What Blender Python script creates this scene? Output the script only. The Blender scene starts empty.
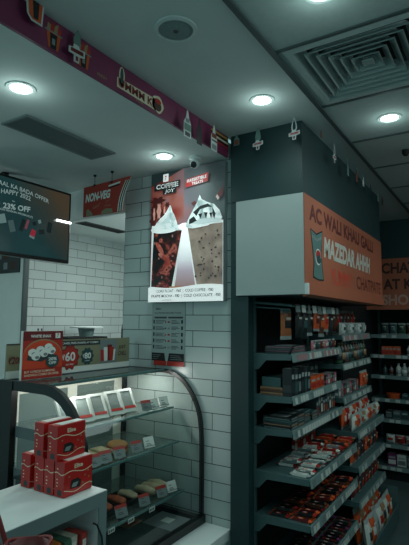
import bpy, bmesh, math, random
from mathutils import Vector, Matrix
random.seed(7)
R = math.radians
COL = bpy.context.scene.collection
SC = bpy.context.scene

# ------------------------------------------------------------------ materials
def lin(c):
    c = c / 255.0
    return c / 12.92 if c <= 0.04045 else ((c + 0.055) / 1.055) ** 2.4
def S(r, g, b): return (lin(r), lin(g), lin(b), 1.0)

_cache = {}
def pm(name, rgb, rough=0.5, metal=0.0, emit=0.0, noise=0.0, scale=20.0, spec=0.5):
    """procedural principled material, colour broken up by a little noise"""
    if name in _cache: return _cache[name]
    m = bpy.data.materials.new(name); m.use_nodes = True
    nt = m.node_tree; b = nt.nodes['Principled BSDF']
    col = S(*rgb)
    b.inputs['Base Color'].default_value = col
    b.inputs['Roughness'].default_value = rough
    b.inputs['Metallic'].default_value = metal
    b.inputs['Specular IOR Level'].default_value = spec
    if noise > 0:
        tc = nt.nodes.new('ShaderNodeTexCoord'); n = nt.nodes.new('ShaderNodeTexNoise')
        n.inputs['Scale'].default_value = scale; n.inputs['Detail'].default_value = 3
        r = nt.nodes.new('ShaderNodeValToRGB')
        r.color_ramp.elements[0].position = 0.3; r.color_ramp.elements[1].position = 0.7
        r.color_ramp.elements[0].color = tuple(x * (1 - noise) for x in col[:3]) + (1,)
        r.color_ramp.elements[1].color = tuple(min(1, x * (1 + noise)) for x in col[:3]) + (1,)
        nt.links.new(tc.outputs['Object'], n.inputs['Vector'])
        nt.links.new(n.outputs['Fac'], r.inputs['Fac'])
        nt.links.new(r.outputs['Color'], b.inputs['Base Color'])
        if emit > 0: nt.links.new(r.outputs['Color'], b.inputs['Emission Color'])
    if emit > 0:
        if noise <= 0: b.inputs['Emission Color'].default_value = col
        b.inputs['Emission Strength'].default_value = emit
    _cache[name] = m
    return m

def tile_mat(name, axis, off_u, off_v):
    """white 3:1 running-bond wall tiles, laid on world position so they keep their true size"""
    m = bpy.data.materials.new(name); m.use_nodes = True
    nt = m.node_tree; b = nt.nodes['Principled BSDF']; L = nt.links.new
    g = nt.nodes.new('ShaderNodeNewGeometry'); sp = nt.nodes.new('ShaderNodeSeparateXYZ'); L(g.outputs['Position'], sp.inputs[0])
    cb = nt.nodes.new('ShaderNodeCombineXYZ')
    a1 = nt.nodes.new('ShaderNodeMath'); a1.operation = 'ADD'; a1.inputs[1].default_value = off_u
    a2 = nt.nodes.new('ShaderNodeMath'); a2.operation = 'ADD'; a2.inputs[1].default_value = off_v
    L(sp.outputs[axis], a1.inputs[0]); L(sp.outputs['Z'], a2.inputs[0])
    L(a1.outputs[0], cb.inputs['X']); L(a2.outputs[0], cb.inputs['Y'])
    br = nt.nodes.new('ShaderNodeTexBrick')
    br.offset = 0.5; br.squash = 1.0
    br.inputs['Scale'].default_value = 1.0
    br.inputs['Brick Width'].default_value = 0.2736; br.inputs['Row Height'].default_value = 0.0912
    br.inputs['Mortar Size'].default_value = 0.0022; br.inputs['Mortar Smooth'].default_value = 0.1
    br.inputs['Color1'].default_value = S(190, 200, 198); br.inputs['Color2'].default_value = S(178, 190, 188)
    br.inputs['Mortar'].default_value = S(52, 62, 62)
    L(cb.outputs[0], br.inputs['Vector']); L(br.outputs['Color'], b.inputs['Base Color'])
    bm_ = nt.nodes.new('ShaderNodeBump'); bm_.inputs['Strength'].default_value = 0.4; bm_.inputs['Distance'].default_value = 0.003
    inv = nt.nodes.new('ShaderNodeMath'); inv.operation = 'SUBTRACT'; inv.inputs[0].default_value = 1
    L(br.outputs['Fac'], inv.inputs[1])
    nz = nt.nodes.new('ShaderNodeTexNoise'); nz.inputs['Scale'].default_value = 9
    ad = nt.nodes.new('ShaderNodeMath'); ad.operation = 'MULTIPLY_ADD'; ad.inputs[1].default_value = 0.25
    L(g.outputs['Position'], nz.inputs['Vector']); L(nz.outputs['Fac'], ad.inputs[0]); L(inv.outputs[0], ad.inputs[2])
    L(ad.outputs[0], bm_.inputs['Height']); L(bm_.outputs[0], b.inputs['Normal'])
    b.inputs['Roughness'].default_value = 0.28
    return m

def glass_mat(name, tint=(225, 240, 238), refl=0.06, opac=0.0, opc=(90, 110, 110), graze=0.45):
    """thin pane: clear transmission plus a grazing reflection"""
    m = bpy.data.materials.new(name); m.use_nodes = True
    nt = m.node_tree; nt.nodes.clear(); L = nt.links.new
    o = nt.nodes.new('ShaderNodeOutputMaterial'); t = nt.nodes.new('ShaderNodeBsdfTransparent'); g = nt.nodes.new('ShaderNodeBsdfGlossy')
    t.inputs['Color'].default_value = S(*tint); g.inputs['Roughness'].default_value = 0.04
    lw = nt.nodes.new('ShaderNodeLayerWeight'); lw.inputs['Blend'].default_value = 0.25
    ma = nt.nodes.new('ShaderNodeMath'); ma.operation = 'MULTIPLY_ADD'; ma.inputs[1].default_value = graze; ma.inputs[2].default_value = refl
    mx = nt.nodes.new('ShaderNodeMixShader')
    L(lw.outputs['Fresnel'], ma.inputs[0]); L(ma.outputs[0], mx.inputs['Fac']); L(g.outputs[0], mx.inputs[2])
    if opac > 0:
        d = nt.nodes.new('ShaderNodeBsdfDiffuse'); d.inputs['Color'].default_value = S(*opc)
        m2 = nt.nodes.new('ShaderNodeMixShader'); m2.inputs['Fac'].default_value = opac
        L(t.outputs[0], m2.inputs[1]); L(d.outputs[0], m2.inputs[2]); L(m2.outputs[0], mx.inputs[1])
    else:
        L(t.outputs[0], mx.inputs[1])
    L(mx.outputs[0], o.inputs['Surface'])
    return m

def screen_mat():
    """television picture: dark teal with a brown glow towards the right side"""
    m = bpy.data.materials.new('television_picture'); m.use_nodes = True
    nt = m.node_tree; b = nt.nodes['Principled BSDF']; L = nt.links.new
    tc = nt.nodes.new('ShaderNodeTexCoord'); sp = nt.nodes.new('ShaderNodeSeparateXYZ'); L(tc.outputs['Generated'], sp.inputs[0])
    r = nt.nodes.new('ShaderNodeValToRGB'); e = r.color_ramp.elements
    e[0].position = 0.55; e[0].color = S(26, 56, 58); e[1].position = 0.95; e[1].color = S(70, 58, 42)
    n = nt.nodes.new('ShaderNodeTexNoise'); n.inputs['Scale'].default_value = 2.2
    ad = nt.nodes.new('ShaderNodeMath'); ad.operation = 'MULTIPLY_ADD'; ad.inputs[1].default_value = 0.25
    L(n.outputs['Fac'], ad.inputs[0]); L(sp.outputs['Y'], ad.inputs[2])
    su = nt.nodes.new('ShaderNodeMath'); su.operation = 'SUBTRACT'; su.inputs[1].default_value = 0.1
    L(ad.outputs[0], su.inputs[0])
    mu = nt.nodes.new('ShaderNodeMath'); mu.operation = 'MULTIPLY'
    pw = nt.nodes.new('ShaderNodeMath'); pw.operation = 'MULTIPLY_ADD'; pw.inputs[1].default_value = 0.45; pw.inputs[2].default_value = 0.62
    L(sp.outputs['Z'], pw.inputs[0]); L(su.outputs[0], mu.inputs[0]); L(pw.outputs[0], mu.inputs[1])
    L(mu.outputs[0], r.inputs['Fac']); L(r.outputs['Color'], b.inputs['Emission Color']); b.inputs['Emission Strength'].default_value = 0.75
    b.inputs['Base Color'].default_value = S(8, 14, 15); b.inputs['Roughness'].default_value = 0.18
    return m

# ------------------------------------------------------------------ mesh builder
class MB:
    def __init__(self, mat=None):
        self.v = []; self.f = []; self.mi = []; self.mats = []; self.cur = 0; self.smooth = []
        self.sm = False
        if mat is not None: self.mat(mat)
    def mat(self, m):
        if m not in self.mats: self.mats.append(m)
        self.cur = self.mats.index(m); return self
    def add(self, vs, fs):
        o = len(self.v); self.v += [tuple(p) for p in vs]
        for f in fs:
            self.f.append([i + o for i in f]); self.mi.append(self.cur); self.smooth.append(self.sm)
        return self
    def box(self, x0, x1, y0, y1, z0, z1):
        return self.add([(x0,y0,z0),(x1,y0,z0),(x1,y1,z0),(x0,y1,z0),(x0,y0,z1),(x1,y0,z1),(x1,y1,z1),(x0,y1,z1)],
                        [(0,3,2,1),(4,5,6,7),(0,1,5,4),(1,2,6,5),(2,3,7,6),(3,0,4,7)])
    def prism(self, pts, d):
        """extrude a planar polygon of 3-D points by the vector d"""
        n = len(pts); d = Vector(d); a = [Vector(p) for p in pts]; b = [p + d for p in a]
        fs = [tuple(range(n - 1, -1, -1)), tuple(range(n, 2 * n))] + [(i, (i + 1) % n, n + (i + 1) % n, n + i) for i in range(n)]
        return self.add(a + b, fs)
    def poly(self, pts): return self.add(pts, [tuple(range(len(pts)))])
    def tube(self, path, r, n=8, caps=True):
        P = [Vector(p) for p in path]; rings = []; up = None
        for i, p in enumerate(P):
            t = (P[min(i + 1, len(P) - 1)] - P[max(i - 1, 0)]).normalized()
            if up is None:
                up = Vector((0, 0, 1)) if abs(t.z) < 0.9 else Vector((1, 0, 0))
            s = t.cross(up)
            if s.length < 1e-5: s = t.cross(Vector((0, 1, 0)))
            s.normalize(); up = s.cross(t).normalized()
            rr = r[i] if isinstance(r, (list, tuple)) else r
            rings.append([p + (s * math.cos(2 * math.pi * k / n) + up * math.sin(2 * math.pi * k / n)) * rr for k in range(n)])
        vs = [q for g in rings for q in g]; fs = []
        for i in range(len(P) - 1):
            for k in range(n):
                fs.append((i * n + k, i * n + (k + 1) % n, (i + 1) * n + (k + 1) % n, (i + 1) * n + k))
        if caps: fs += [tuple(range(n - 1, -1, -1)), tuple((len(P) - 1) * n + k for k in range(n))]
        return self.add(vs, fs)
    def lathe(self, prof, n=24, c=(0, 0, 0)):
        """revolve (radius, z) about the vertical through c"""
        vs = [(c[0] + r * math.cos(2 * math.pi * k / n), c[1] + r * math.sin(2 * math.pi * k / n), c[2] + z) for r, z in prof for k in range(n)]
        fs = [(i * n + k, i * n + (k + 1) % n, (i + 1) * n + (k + 1) % n, (i + 1) * n + k) for i in range(len(prof) - 1) for k in range(n)]
        if prof[0][0] > 0: fs.append(tuple(range(n - 1, -1, -1)))
        if prof[-1][0] > 0: fs.append(tuple((len(prof) - 1) * n + k for k in range(n)))
        return self.add(vs, fs)
    def text(self, s, o, u, v, w, h, slant=0.0, arc=0.0, bold=0.02):
        """lettering fitted to a w x h box whose lower-left corner is o; u, v are its unit axes"""
        cu = bpy.data.curves.new('t', 'FONT'); cu.body = s; cu.size = 1; cu.offset = bold; cu.resolution_u = 3
        ob = bpy.data.objects.new('t', cu); COL.objects.link(ob)
        dg = bpy.context.evaluated_depsgraph_get(); me = bpy.data.meshes.new_from_object(ob.evaluated_get(dg))
        bpy.data.objects.remove(ob); bpy.data.curves.remove(cu)
        pts = [(p.co.x, p.co.y) for p in me.vertices]; fs = [tuple(p.vertices) for p in me.polygons]
        bpy.data.meshes.remove(me)
        if not pts: return self
        x0 = min(p[0] for p in pts); x1 = max(p[0] for p in pts); y0 = min(p[1] for p in pts); y1 = max(p[1] for p in pts)
        o = Vector(o); u = Vector(u); v = Vector(v); out = []
        for x, y in pts:
            a = (x - x0) / max(1e-6, x1 - x0); b = (y - y0) / max(1e-6, y1 - y0)
            out.append(o + u * (a * w + slant * b * h) + v * (b * h + arc * (1 - (2 * a - 1) ** 2)))
        return self.add(out, fs)
    def build(self, name, parent=None, bevel=0.0, label=None, loc=None):
        me = bpy.data.meshes.new(name); me.from_pydata(self.v, [], self.f)
        for m in self.mats: me.materials.append(m)
        for p, i, s in zip(me.polygons, self.mi, self.smooth): p.material_index = i; p.use_smooth = s
        me.validate(); me.update()
        o = bpy.data.objects.new(name, me); COL.objects.link(o)
        if parent is not None: o.parent = parent
        if loc is not None: o.location = loc
        if label: o['label'] = label
        if bevel > 0:
            md = o.modifiers.new('edge', 'BEVEL'); md.width = bevel; md.segments = 2; md.limit_method = 'ANGLE'
        return o

def tag(o, label, cat, group=None):
    o['label'] = label; o['category'] = cat
    if group: o['group'] = group
    return o
def thing(name, label, cat, loc=(0, 0, 0), rz=0.0, group=None):
    o = bpy.data.objects.new(name, None); COL.objects.link(o); o.empty_display_size = 0.05
    o.location = loc; o.rotation_euler = (0, 0, rz)
    return tag(o, label, cat, group)
def struct(o): o['kind'] = 'structure'; return o
def dup(src, loc, rot, label, group=None):
    r = src.copy(); COL.objects.link(r); r.location = loc; r.rotation_euler = rot; r['label'] = label
    if group: r['group'] = group
    for ch in list(src.children):
        c = ch.copy(); COL.objects.link(c); c.parent = r
        for g in list(ch.children):
            d = g.copy(); COL.objects.link(d); d.parent = c
    return r
ORD = ['first', 'second', 'third', 'fourth', 'fifth', 'sixth', 'seventh', 'eighth', 'ninth', 'tenth', 'eleventh', 'twelfth', 'thirteenth',
       'fourteenth', 'fifteenth', 'sixteenth', 'seventeenth', 'eighteenth', 'nineteenth', 'twentieth']
UX, UY, UZ = (1, 0, 0), (0, 1, 0), (0, 0, 1)

# palette
M_plaster = pm('white_plaster', (206, 216, 214), 0.85, noise=0.03, scale=6)
M_ceiltile = pm('ceiling_board', (176, 192, 190), 0.9, noise=0.04, scale=40)
M_tbar = pm('ceiling_bar', (70, 86, 86), 0.6)
M_green = pm('dark_green_paint', (26, 53, 55), 0.55, noise=0.04, scale=5)
M_floor = pm('floor_stone', (74, 92, 92), 0.35, noise=0.12, scale=3)
M_white = pm('white_gloss', (214, 222, 220), 0.35, noise=0.02, scale=8)
M_panel = pm('satin_panel', (168, 178, 176), 0.5, noise=0.03, scale=3)
M_cshade = pm('shaded_counter_white', (112, 132, 132), 0.4)  # shade on the white counter's front and end, put into the colour
M_white2 = pm('white_paper', (224, 226, 220), 0.6)
M_black = pm('black_metal', (14, 18, 19), 0.35)
M_blackm = pm('black_matt', (12, 16, 17), 0.7)
M_shelf = pm('green_grey_steel', (66, 92, 93), 0.45, noise=0.05, scale=14)
M_shelfd = pm('dark_back_panel', (16, 24, 25), 0.7)
M_lip = pm('label_strip', (112, 134, 132), 0.3)
M_steel = pm('brushed_steel', (120, 132, 132), 0.3, 0.8)
M_glass = glass_mat('clear_pane', (246, 251, 250), 0.05)
M_glass_n = glass_mat('end_pane', (246, 250, 249), 0.012, graze=0.10)
M_glass_s = glass_mat('shelf_pane', (226, 236, 234), 0.05, 0.14, (150, 164, 160))
M_glass_e = pm('shelf_pane_edge', (96, 134, 132), 0.15)
M_topglass = glass_mat('smoked_pane', (120, 140, 140), 0.2, 0.62, (70, 84, 84))
M_orange = pm('orange_board', (170, 94, 68), 0.5, noise=0.05, scale=3)
M_red = pm('red_print', (176, 44, 34), 0.45)
M_redd = pm('dark_red_print', (112, 26, 26), 0.45)
M_pink = pm('magenta_board', (118, 42, 78), 0.5, noise=0.18, scale=3)
M_cream = pm('cream_print', (222, 210, 180), 0.5)
M_teal = pm('teal_print', (38, 72, 74), 0.5)
M_brown = pm('brown_print', (72, 46, 34), 0.6)
M_tan = pm('tan_print', (150, 128, 96), 0.6)
M_grey = pm('grey_print', (120, 132, 132), 0.5)
M_dgrey = pm('charcoal_print', (48, 56, 57), 0.5)
M_khaki = pm('khaki_print', (138, 136, 108), 0.5)
M_yel = pm('mustard_print', (190, 150, 60), 0.5)
M_lamp = pm('lamp_diffuser', (236, 250, 248), 0.4, emit=9.0)
M_ring = pm('lamp_ring', (120, 136, 136), 0.4)

# ------------------------------------------------------------------ room shell
LC, UC = 2.48, 2.60           # lower and upper ceiling heights
DY = 2.30                     # plane of the tiled wall behind the counter
T_w = tile_mat('wall_tiles_front', 'X', 1.357 + 0.05, 0.0565)
T_b = tile_mat('wall_tiles_side', 'Y', 0.02, 0.0565)

struct(MB(M_floor).box(-4.2, 2.6, -1.6, 6.2, -0.05, 0.0).build('floor'))
w = MB(T_w).box(-2.092, -1.272, DY, DY + 0.12, 0, LC); struct(w.build('wall_tiled'))
struct(MB(M_plaster).box(-3.106, -2.092, DY, DY + 0.03, 2.268, LC).build('wall_header'))
struct(MB(M_plaster).box(-3.9, -3.125, DY, DY + 0.03, 0, LC).build('wall_plain'))
struct(MB(M_steel).box(-3.125, -3.106, DY - 0.008, DY + 0.034, 0, LC).build('trim_1'))
struct(MB(T_b).box(-4.0, -3.9, 0.0, 5.0, 0, LC).build('wall_left'))
struct(MB(T_w).box(-3.9, -1.29, 4.75, 4.85, 0, LC).build('wall_kitchen_end'))
struct(MB(M_shelfd).box(-1.29, -1.20, DY + 0.12, 5.5, 0, UC).build('wall_behind_shelves'))
struct(MB(M_green).box(-1.272, -1.165, 2.268, 2.33, 0, 2.21).build('wall_pillar'))
struct(MB(M_green).box(-1.272, -0.849, 2.265, 4.06, 2.214, UC).build('wall_bulkhead'))
struct(MB(M_plaster).box(-1.2, 2.6, 5.5, 5.6, 0, UC).build('wall_far'))
struct(MB(M_green).box(-1.2, 2.6, 5.05, 5.5, 2.20, UC).build('wall_far_bulkhead'))
struct(MB(M_plaster).box(2.5, 2.6, -1.6, 5.5, 0, UC).build('wall_right'))
# ceilings
struct(MB(M_plaster).box(-4.0, -1.30, -1.6, 4.85, LC, LC + 0.10).build('ceiling_low'))
struct(MB(M_plaster).box(-1.30, -0.72, -1.6, 5.5, UC, UC + 0.06).build('ceiling_plaster'))
# board ceiling with a hole for the diffuser
AX0, AX1, AY0, AY1 = -0.685, -0.155, 1.625, 2.155
c = MB(M_ceiltile)
for (x0, x1, y0, y1) in ((-0.72, 2.6, -1.6, AY0), (-0.72, AX0, AY0, AY1), (AX1, 2.6, AY0, AY1), (-0.72, 2.6, AY1, 5.5)):
    c.box(x0, x1, y0, y1, UC, UC + 0.06)
struct(c.build('ceiling_board'))
b = MB(M_tbar)
b.box(-0.727, -0.705, -1.5, 5.05, UC - 0.010, UC - 0.0005)
struct(b.build('trim_2'))
for i, y in enumerate((0.52, 1.07, AY0 - 0.012, AY1 + 0.012, 2.705, 3.25, 3.815, 4.37)):
    struct(MB(M_tbar).box(-0.705, 2.5, y - 0.007, y + 0.007, UC - 0.006, UC - 0.0005).build('trim_%d' % (i + 3)))
for i, x in enumerate((-0.143, 0.41, 0.96, 1.51)):
    struct(MB(M_tbar).box(x - 0.007, x + 0.007, -1.5, 5.05, UC - 0.0065, UC - 0.001).build('trim_%d' % (i + 11)))

# ------------------------------------------------------------------ ceiling fittings
def spot(name, x, y, z, energy, size=R(150), col=(0.76, 1.0, 0.96)):
    l = bpy.data.lights.new(name, 'SPOT'); l.energy = energy; l.spot_size = size; l.spot_blend = 1.0; l.shadow_soft_size = 0.045; l.color = col
    o = bpy.data.objects.new(name, l); COL.objects.link(o); o.location = (x, y, z); return o
def downlight(x, y, z, label, energy, halo=0.35):
    t = thing('ceiling_light', label, 'light', (x, y, z), group='round downlights in the ceiling')
    MB(M_plaster).lathe([(0.060, -0.0005), (0.058, -0.004), (0.045, -0.005), (0.0425, -0.003), (0.0425, -0.0005)], 32).build('trim_ring', t)
    MB(M_lamp).lathe([(0.0, -0.006), (0.030, -0.0055), (0.042, -0.003)], 32).build('diffuser', t)
    spot('downlight_beam', x, y, z - 0.02, energy)
    if halo:
        l = bpy.data.lights.new('downlight_halo', 'POINT'); l.energy = halo; l.shadow_soft_size = 0.03; l.color = (0.76, 1, 0.96)
        o = bpy.data.objects.new('downlight_halo', l); COL.objects.link(o); o.location = (x, y, z - 0.07)
E_DL = 26
downlight(-1.602, 1.125, LC, 'round downlight at far left of the low ceiling, left of the long vent', 6)
downlight(-1.587, 2.053, LC, 'round downlight in the low ceiling just above the glowing drinks poster', 7.5)
downlight(-0.926, 1.95, UC, 'round downlight in the plaster ceiling before the dark green bulkhead', 8)
downlight(-0.452, 2.47, UC, 'round downlight in the board ceiling beyond the square air diffuser', 9)
downlight(-0.444, 1.375, UC, 'round downlight in the board ceiling nearest the camera, at the top edge', 6)
for (x, y, z, e) in ((-2.9, 1.0, LC, 17), (-2.6, 0.0, LC, 6), (-1.0, 0.3, UC, 8), (0.4, 0.5, UC, 6), (0.6, 2.6, UC, 5), (-0.1, 4.2, UC, 5)):
    spot('downlight_beam', x, y, z - 0.02, e)

t = thing('ceiling_speaker', 'round flush ceiling speaker with dark grille above the magenta banner', 'speaker', (-0.953, 1.29, UC))
MB(M_plaster).lathe([(0.078, -0.0005), (0.077, -0.006), (0.064, -0.009), (0.062, -0.0005)], 40).build('trim_ring', t)
mg = pm('speaker_grille', (124, 144, 142), 0.7, noise=0.25, scale=260)
MB(mg).lathe([(0.0, -0.010), (0.05, -0.008), (0.062, -0.004)], 40).build('grille', t)
MB(M_dgrey).lathe([(0.0, -0.0125), (0.009, -0.0118), (0.010, -0.0098)], 16).build('centre_badge', t)

# long return-air grille in the low ceiling
t = thing('ceiling_vent', 'long rectangular dark grille in the low ceiling above the television', 'vent', (-1.88, 1.58, LC))
m = MB(M_grey); x0, x1, y0, y1 = -0.095, 0.095, -0.29, 0.29; fw = 0.014
m.box(x0, x1, y0, y0 + fw, -0.008, 0); m.box(x0, x1, y1 - fw, y1, -0.008, 0); m.box(x0, x0 + fw, y0 + fw, y1 - fw, -0.008, 0); m.box(x1 - fw, x1, y0 + fw, y1 - fw, -0.008, 0)
m.build('frame', t)
MB(pm('grille_shadow', (44, 58, 58), 0.8)).box(x0 + fw, x1 - fw, y0 + fw, y1 - fw, -0.002, 0).build('backing', t)
m = MB(pm('grille_blade', (92, 110, 110), 0.5))
for k in range(12):
    x = x0 + fw + 0.006 + k * 0.0135
    m.prism([(x, y0 + fw, -0.002), (x + 0.005, y0 + fw, -0.002), (x + 0.002, y0 + fw, -0.007), (x - 0.003, y0 + fw, -0.007)], (0, y1 - y0 - 2 * fw, 0))
m.build('blades', t)

# square four-way diffuser
cx, cy = (AX0 + AX1) / 2, (AY0 + AY1) / 2
t = thing('air_diffuser', 'large square stepped air conditioning diffuser in the board ceiling', 'air diffuser', (cx, cy, UC))
H = (AX1 - AX0) / 2
m = MB(M_ceiltile)
def sqring(m, o, zo, i, zi):
    a = [(-o, -o, zo), (o, -o, zo), (o, o, zo), (-o, o, zo), (-i, -i, zi), (i, -i, zi), (i, i, zi), (-i, i, zi)]
    m.add(a, [(0, 1, 5, 4), (1, 2, 6, 5), (2, 3, 7, 6), (3, 0, 4, 7)])
sqring(m, H, -0.004, H - 0.03, -0.006); sqring(m, H, -0.004, H, 0.02); m.build('frame', t)
MB(M_blackm).box(-H + 0.02, H - 0.02, -H + 0.02, H - 0.02, 0.075, 0.08).build('plenum', t)
M_blade = pm('diffuser_blade', (138, 158, 156), 0.6)
for k in range(6):
    o = H - 0.03 - k * 0.036; m = MB(M_blade)
    sqring(m, o, -0.006 + 0.002 * k, o - 0.034, 0.034 + 0.002 * k); sqring(m, o, -0.006 + 0.002 * k, o - 0.002, 0.002 + 0.002 * k)
    m.build('louvre', t)
MB(M_blade).box(-0.022, 0.022, -0.022, 0.022, 0.004, 0.009).build('centre_plate', t)

# security camera on the low ceiling
t = thing('security_camera', 'small white turret security camera on the ceiling above the drinks poster', 'camera', (-1.45, 2.165, LC))
MB(M_white).lathe([(0.036, 0), (0.036, -0.012), (0.028, -0.018), (0.012, -0.02)], 24).build('mount', t)
bl = MB(M_white); bl.sm = True
bl.lathe([(0.001, -0.030), (0.014, -0.028), (0.024, -0.019), (0.0275, -0.006), (0.026, 0.008), (0.016, 0.022), (0.001, 0.027)], 24)
bo = bl.build('ball', t); bo.location = (0, 0, -0.036); bo.rotation_euler = (R(-62), 0, R(12))
ln = MB(M_black).lathe([(0.001, -0.036), (0.013, -0.035), (0.019, -0.028), (0.018, -0.022)], 20).build('lens', bo)

MB0 = MB(M_blackm).lathe([(0.022, 0.0), (0.022, -0.02), (0.014, -0.035), (0.001, -0.04)], 16)
tag(MB0.build('ceiling_spotlight', loc=(-0.462, 3.0, UC)), 'small black ceiling fitting in the board ceiling near the right edge', 'light')

# ------------------------------------------------------------------ magenta banner on the ceiling step
t = thing('fascia_banner', 'long magenta printed banner along the ceiling step at upper left', 'banner', (-1.294, 0, LC))
MB(M_pink).box(-0.006, 0.006, -0.8, 2.262, 0.0, 0.1195).build('board', t)
p = MB(); x = 0.0072
def fry_cup(m, y, z, s):
    m.mat(pm('cup_orange', (196, 84, 36), 0.5)).poly([(x, y - .020 * s, z - .030 * s), (x, y + .020 * s, z - .030 * s), (x, y + .028 * s, z + .022 * s), (x, y - .028 * s, z + .022 * s)])
    m.mat(M_blackm).poly([(x + .0006, y - .011 * s, z - .030 * s), (x + .0006, y + .011 * s, z - .030 * s), (x + .0006, y + .014 * s, z + .020 * s), (x + .0006, y - .014 * s, z + .020 * s)])
    m.mat(M_grey).poly([(x + .001, y - .006 * s, z - .016 * s), (x + .001, y + .006 * s, z - .016 * s), (x + .001, y + .006 * s, z + .004 * s), (x + .001, y - .006 * s, z + .004 * s)])
    m.mat(M_grey).poly([(x, y - .036 * s, z + .022 * s), (x, y + .036 * s, z + .022 * s), (x, y + .034 * s, z + .027 * s), (x, y - .034 * s, z + .027 * s)])
    for k in range(4):
        a = y + (-.022 + .014 * k) * s
        m.mat(M_red if k % 2 else M_tan).poly([(x, a - .006 * s, z + .027 * s), (x, a + .008 * s, z + .027 * s), (x, a + .012 * s, z + (.045 + .008 * (k % 3)) * s), (x, a - .002 * s, z + (.05 + .006 * (k % 2)) * s)])
fry_cup(p, 1.023, 0.045, 1.1); p.build('printed_cup', t); p = MB(); fry_cup(p, 1.163, 0.045, 1.1); p.build('printed_cup', t); p = MB()
# logo: outlined capital letters, fork and a little cup
def blob(m, mat, cy, cz, ry, rz, xx, n=20, wob=0.0):
    m.mat(mat).poly([(xx, cy + ry * (1 + wob * math.cos(5 * a)) * math.cos(a), cz + rz * (1 + wob * math.cos(5 * a)) * math.sin(a)) for a in [2 * math.pi * k / n for k in range(n)]])
blob(p, M_cream, 1.372, 0.072, 0.017, 0.042, x); blob(p, M_teal, 1.372, 0.076, 0.010, 0.034, x + .0006)
p.mat(M_cream).poly([(x, 1.345, 0.018), (x, 1.60, 0.016), (x, 1.60, 0.07), (x, 1.345, 0.06)])
p.mat(M_redd).text('UMMM K', (x + .0008, 1.352, 0.024), UY, UZ, 0.225, 0.036, bold=0.03)
blob(p, M_cream, 1.612, 0.05, 0.042, 0.040, x, wob=0.06); blob(p, M_brown, 1.612, 0.042, 0.026, 0.024, x + .0008)
blob(p, M_red, 1.612, 0.064, 0.024, 0.012, x + .0012)
p.mat(M_tan).text('YUM', (x, 1.46, 0.006), UY, UZ, 0.05, 0.009)
p.build('printed_logo', t); p = MB()
p.mat(M_tan).text('FRESH', (x, 1.235, 0.016), UY, UZ, 0.05, 0.012); p.build('lettering', t); p = MB()
for i, mt in enumerate((M_yel, M_blackm, M_cream, M_blackm, M_red)):
    p.mat(mt).poly([(x, 2.07, 0.098 - i * .013), (x, 2.261, 0.098 - i * .013), (x, 2.261, 0.108 - i * .013), (x, 2.085, 0.108 - i * .013)])
p.build('striped_end', t)

# ------------------------------------------------------------------ dangling cut-outs
def loop(m, w, h, n=22, thick=0.006, axis=0, z0=0.0):
    """pear-shaped flat loop hanging from z0 down by h (in the XZ plane for axis 0, YZ for 1)"""
    o = []; i = []
    for k in range(n):
        a = 2 * math.pi * k / n; s = math.sin(a); cc = math.cos(a)
        ww = w * 0.5 * (0.62 - 0.38 * cc)
        o.append((ww * s, z0 - h * (0.5 - 0.5 * cc)))
    for (a, b_) in o: i.append((a * 0.62, z0 - h * 0.5 + (b_ - z0 + h * 0.5) * 0.84))
    def P(a, d): return (a[0], d, a[1]) if axis == 0 else (d, a[0], a[1])
    vs = [P(a, -.001) for a in o] + [P(a, -.001) for a in i] + [P(a, .001) for a in o] + [P(a, .001) for a in i]
    fs = []
    for k in range(n):
        j = (k + 1) % n
        fs += [(k, j, n + j, n + k), (2 * n + k, 3 * n + k, 3 * n + j, 2 * n + j), (k, 2 * n + k, 2 * n + j, j), (n + k, n + j, 3 * n + j, 3 * n + k)]
    return m.add(vs, fs)
M_loop = pm('pale_card', (196, 204, 200), 0.6); M_leaf = pm('leaf_card', (96, 128, 118), 0.6); M_rose = pm('rose_card', (196, 120, 128), 0.6)
M_bot = pm('dark_card', (48, 40, 42), 0.6); M_rust = pm('rust_card', (120, 62, 48), 0.6)
def cross_tag(m, cz, s, axis=0, mat=M_loop, inner=M_rose):
    def P(a, b_, d): return (a, d, b_) if axis == 0 else (-d, a, b_)
    out = [(-.030, -.010), (-.010, -.010), (-.010, -.030), (.008, -.030), (.010, -.010), (.030, -.004), (.030, .016), (.010, .012), (.006, .022), (-.012, .022), (-.014, .010), (-.030, .008)]
    m.mat(mat).prism([P(a * s, cz + b_ * s, -.0015) for a, b_ in out], P(0, 0, .003) if axis == 0 else (-.003, 0, 0))
    m.mat(inner).poly([P(a * s, cz + b_ * s, -.0022) for a, b_ in [(-.024, -.005), (.024, -.002), (.024, .011), (-.024, .006)]])
    m.mat(M_redd).text('YUM', P(-.018 * s, cz - .001 * s, -.0028), (1, 0, 0) if axis == 0 else (0, 1, 0), UZ, .036 * s, .008 * s)
    m.mat(M_redd).poly([P(a * s, cz + b_ * s, -.0022) for a, b_ in [(-.005, -.026), (.004, -.026), (.005, -.012), (-.005, -.012)]])
def bottle_card(m, mat, h, w, axis=1, inner=None):
    pts = [(-.5, 0), (.5, 0), (.5, .55), (.22, .72), (.08, 1.0), (-.08, 1.0), (-.22, .72), (-.5, .55)]
    m.mat(mat).prism([((d0, a * w, -h + b_ * h) if axis == 1 else (a * w, d0, -h + b_ * h)) for d0 in (-.001,) for a, b_ in pts], (.002, 0, 0) if axis == 1 else (0, .002, 0))
    if inner:
        for mt, b0, b1, ww in inner:
            m.mat(mt).poly([((.0018, a * w * ww, -h + b_ * h) if axis == 1 else (a * w * ww, -.0018, -h + b_ * h)) for a, b_ in [(-.5, b0), (.5, b0), (.5, b1), (-.5, b1)]])
G = 'paper cut-outs hanging from the ceiling'
def hang(x, y, z, label, fn):
    t = thing('hanging_cutout', label, 'decoration', (x, y, z), group=None); fn(t); return t
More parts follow.
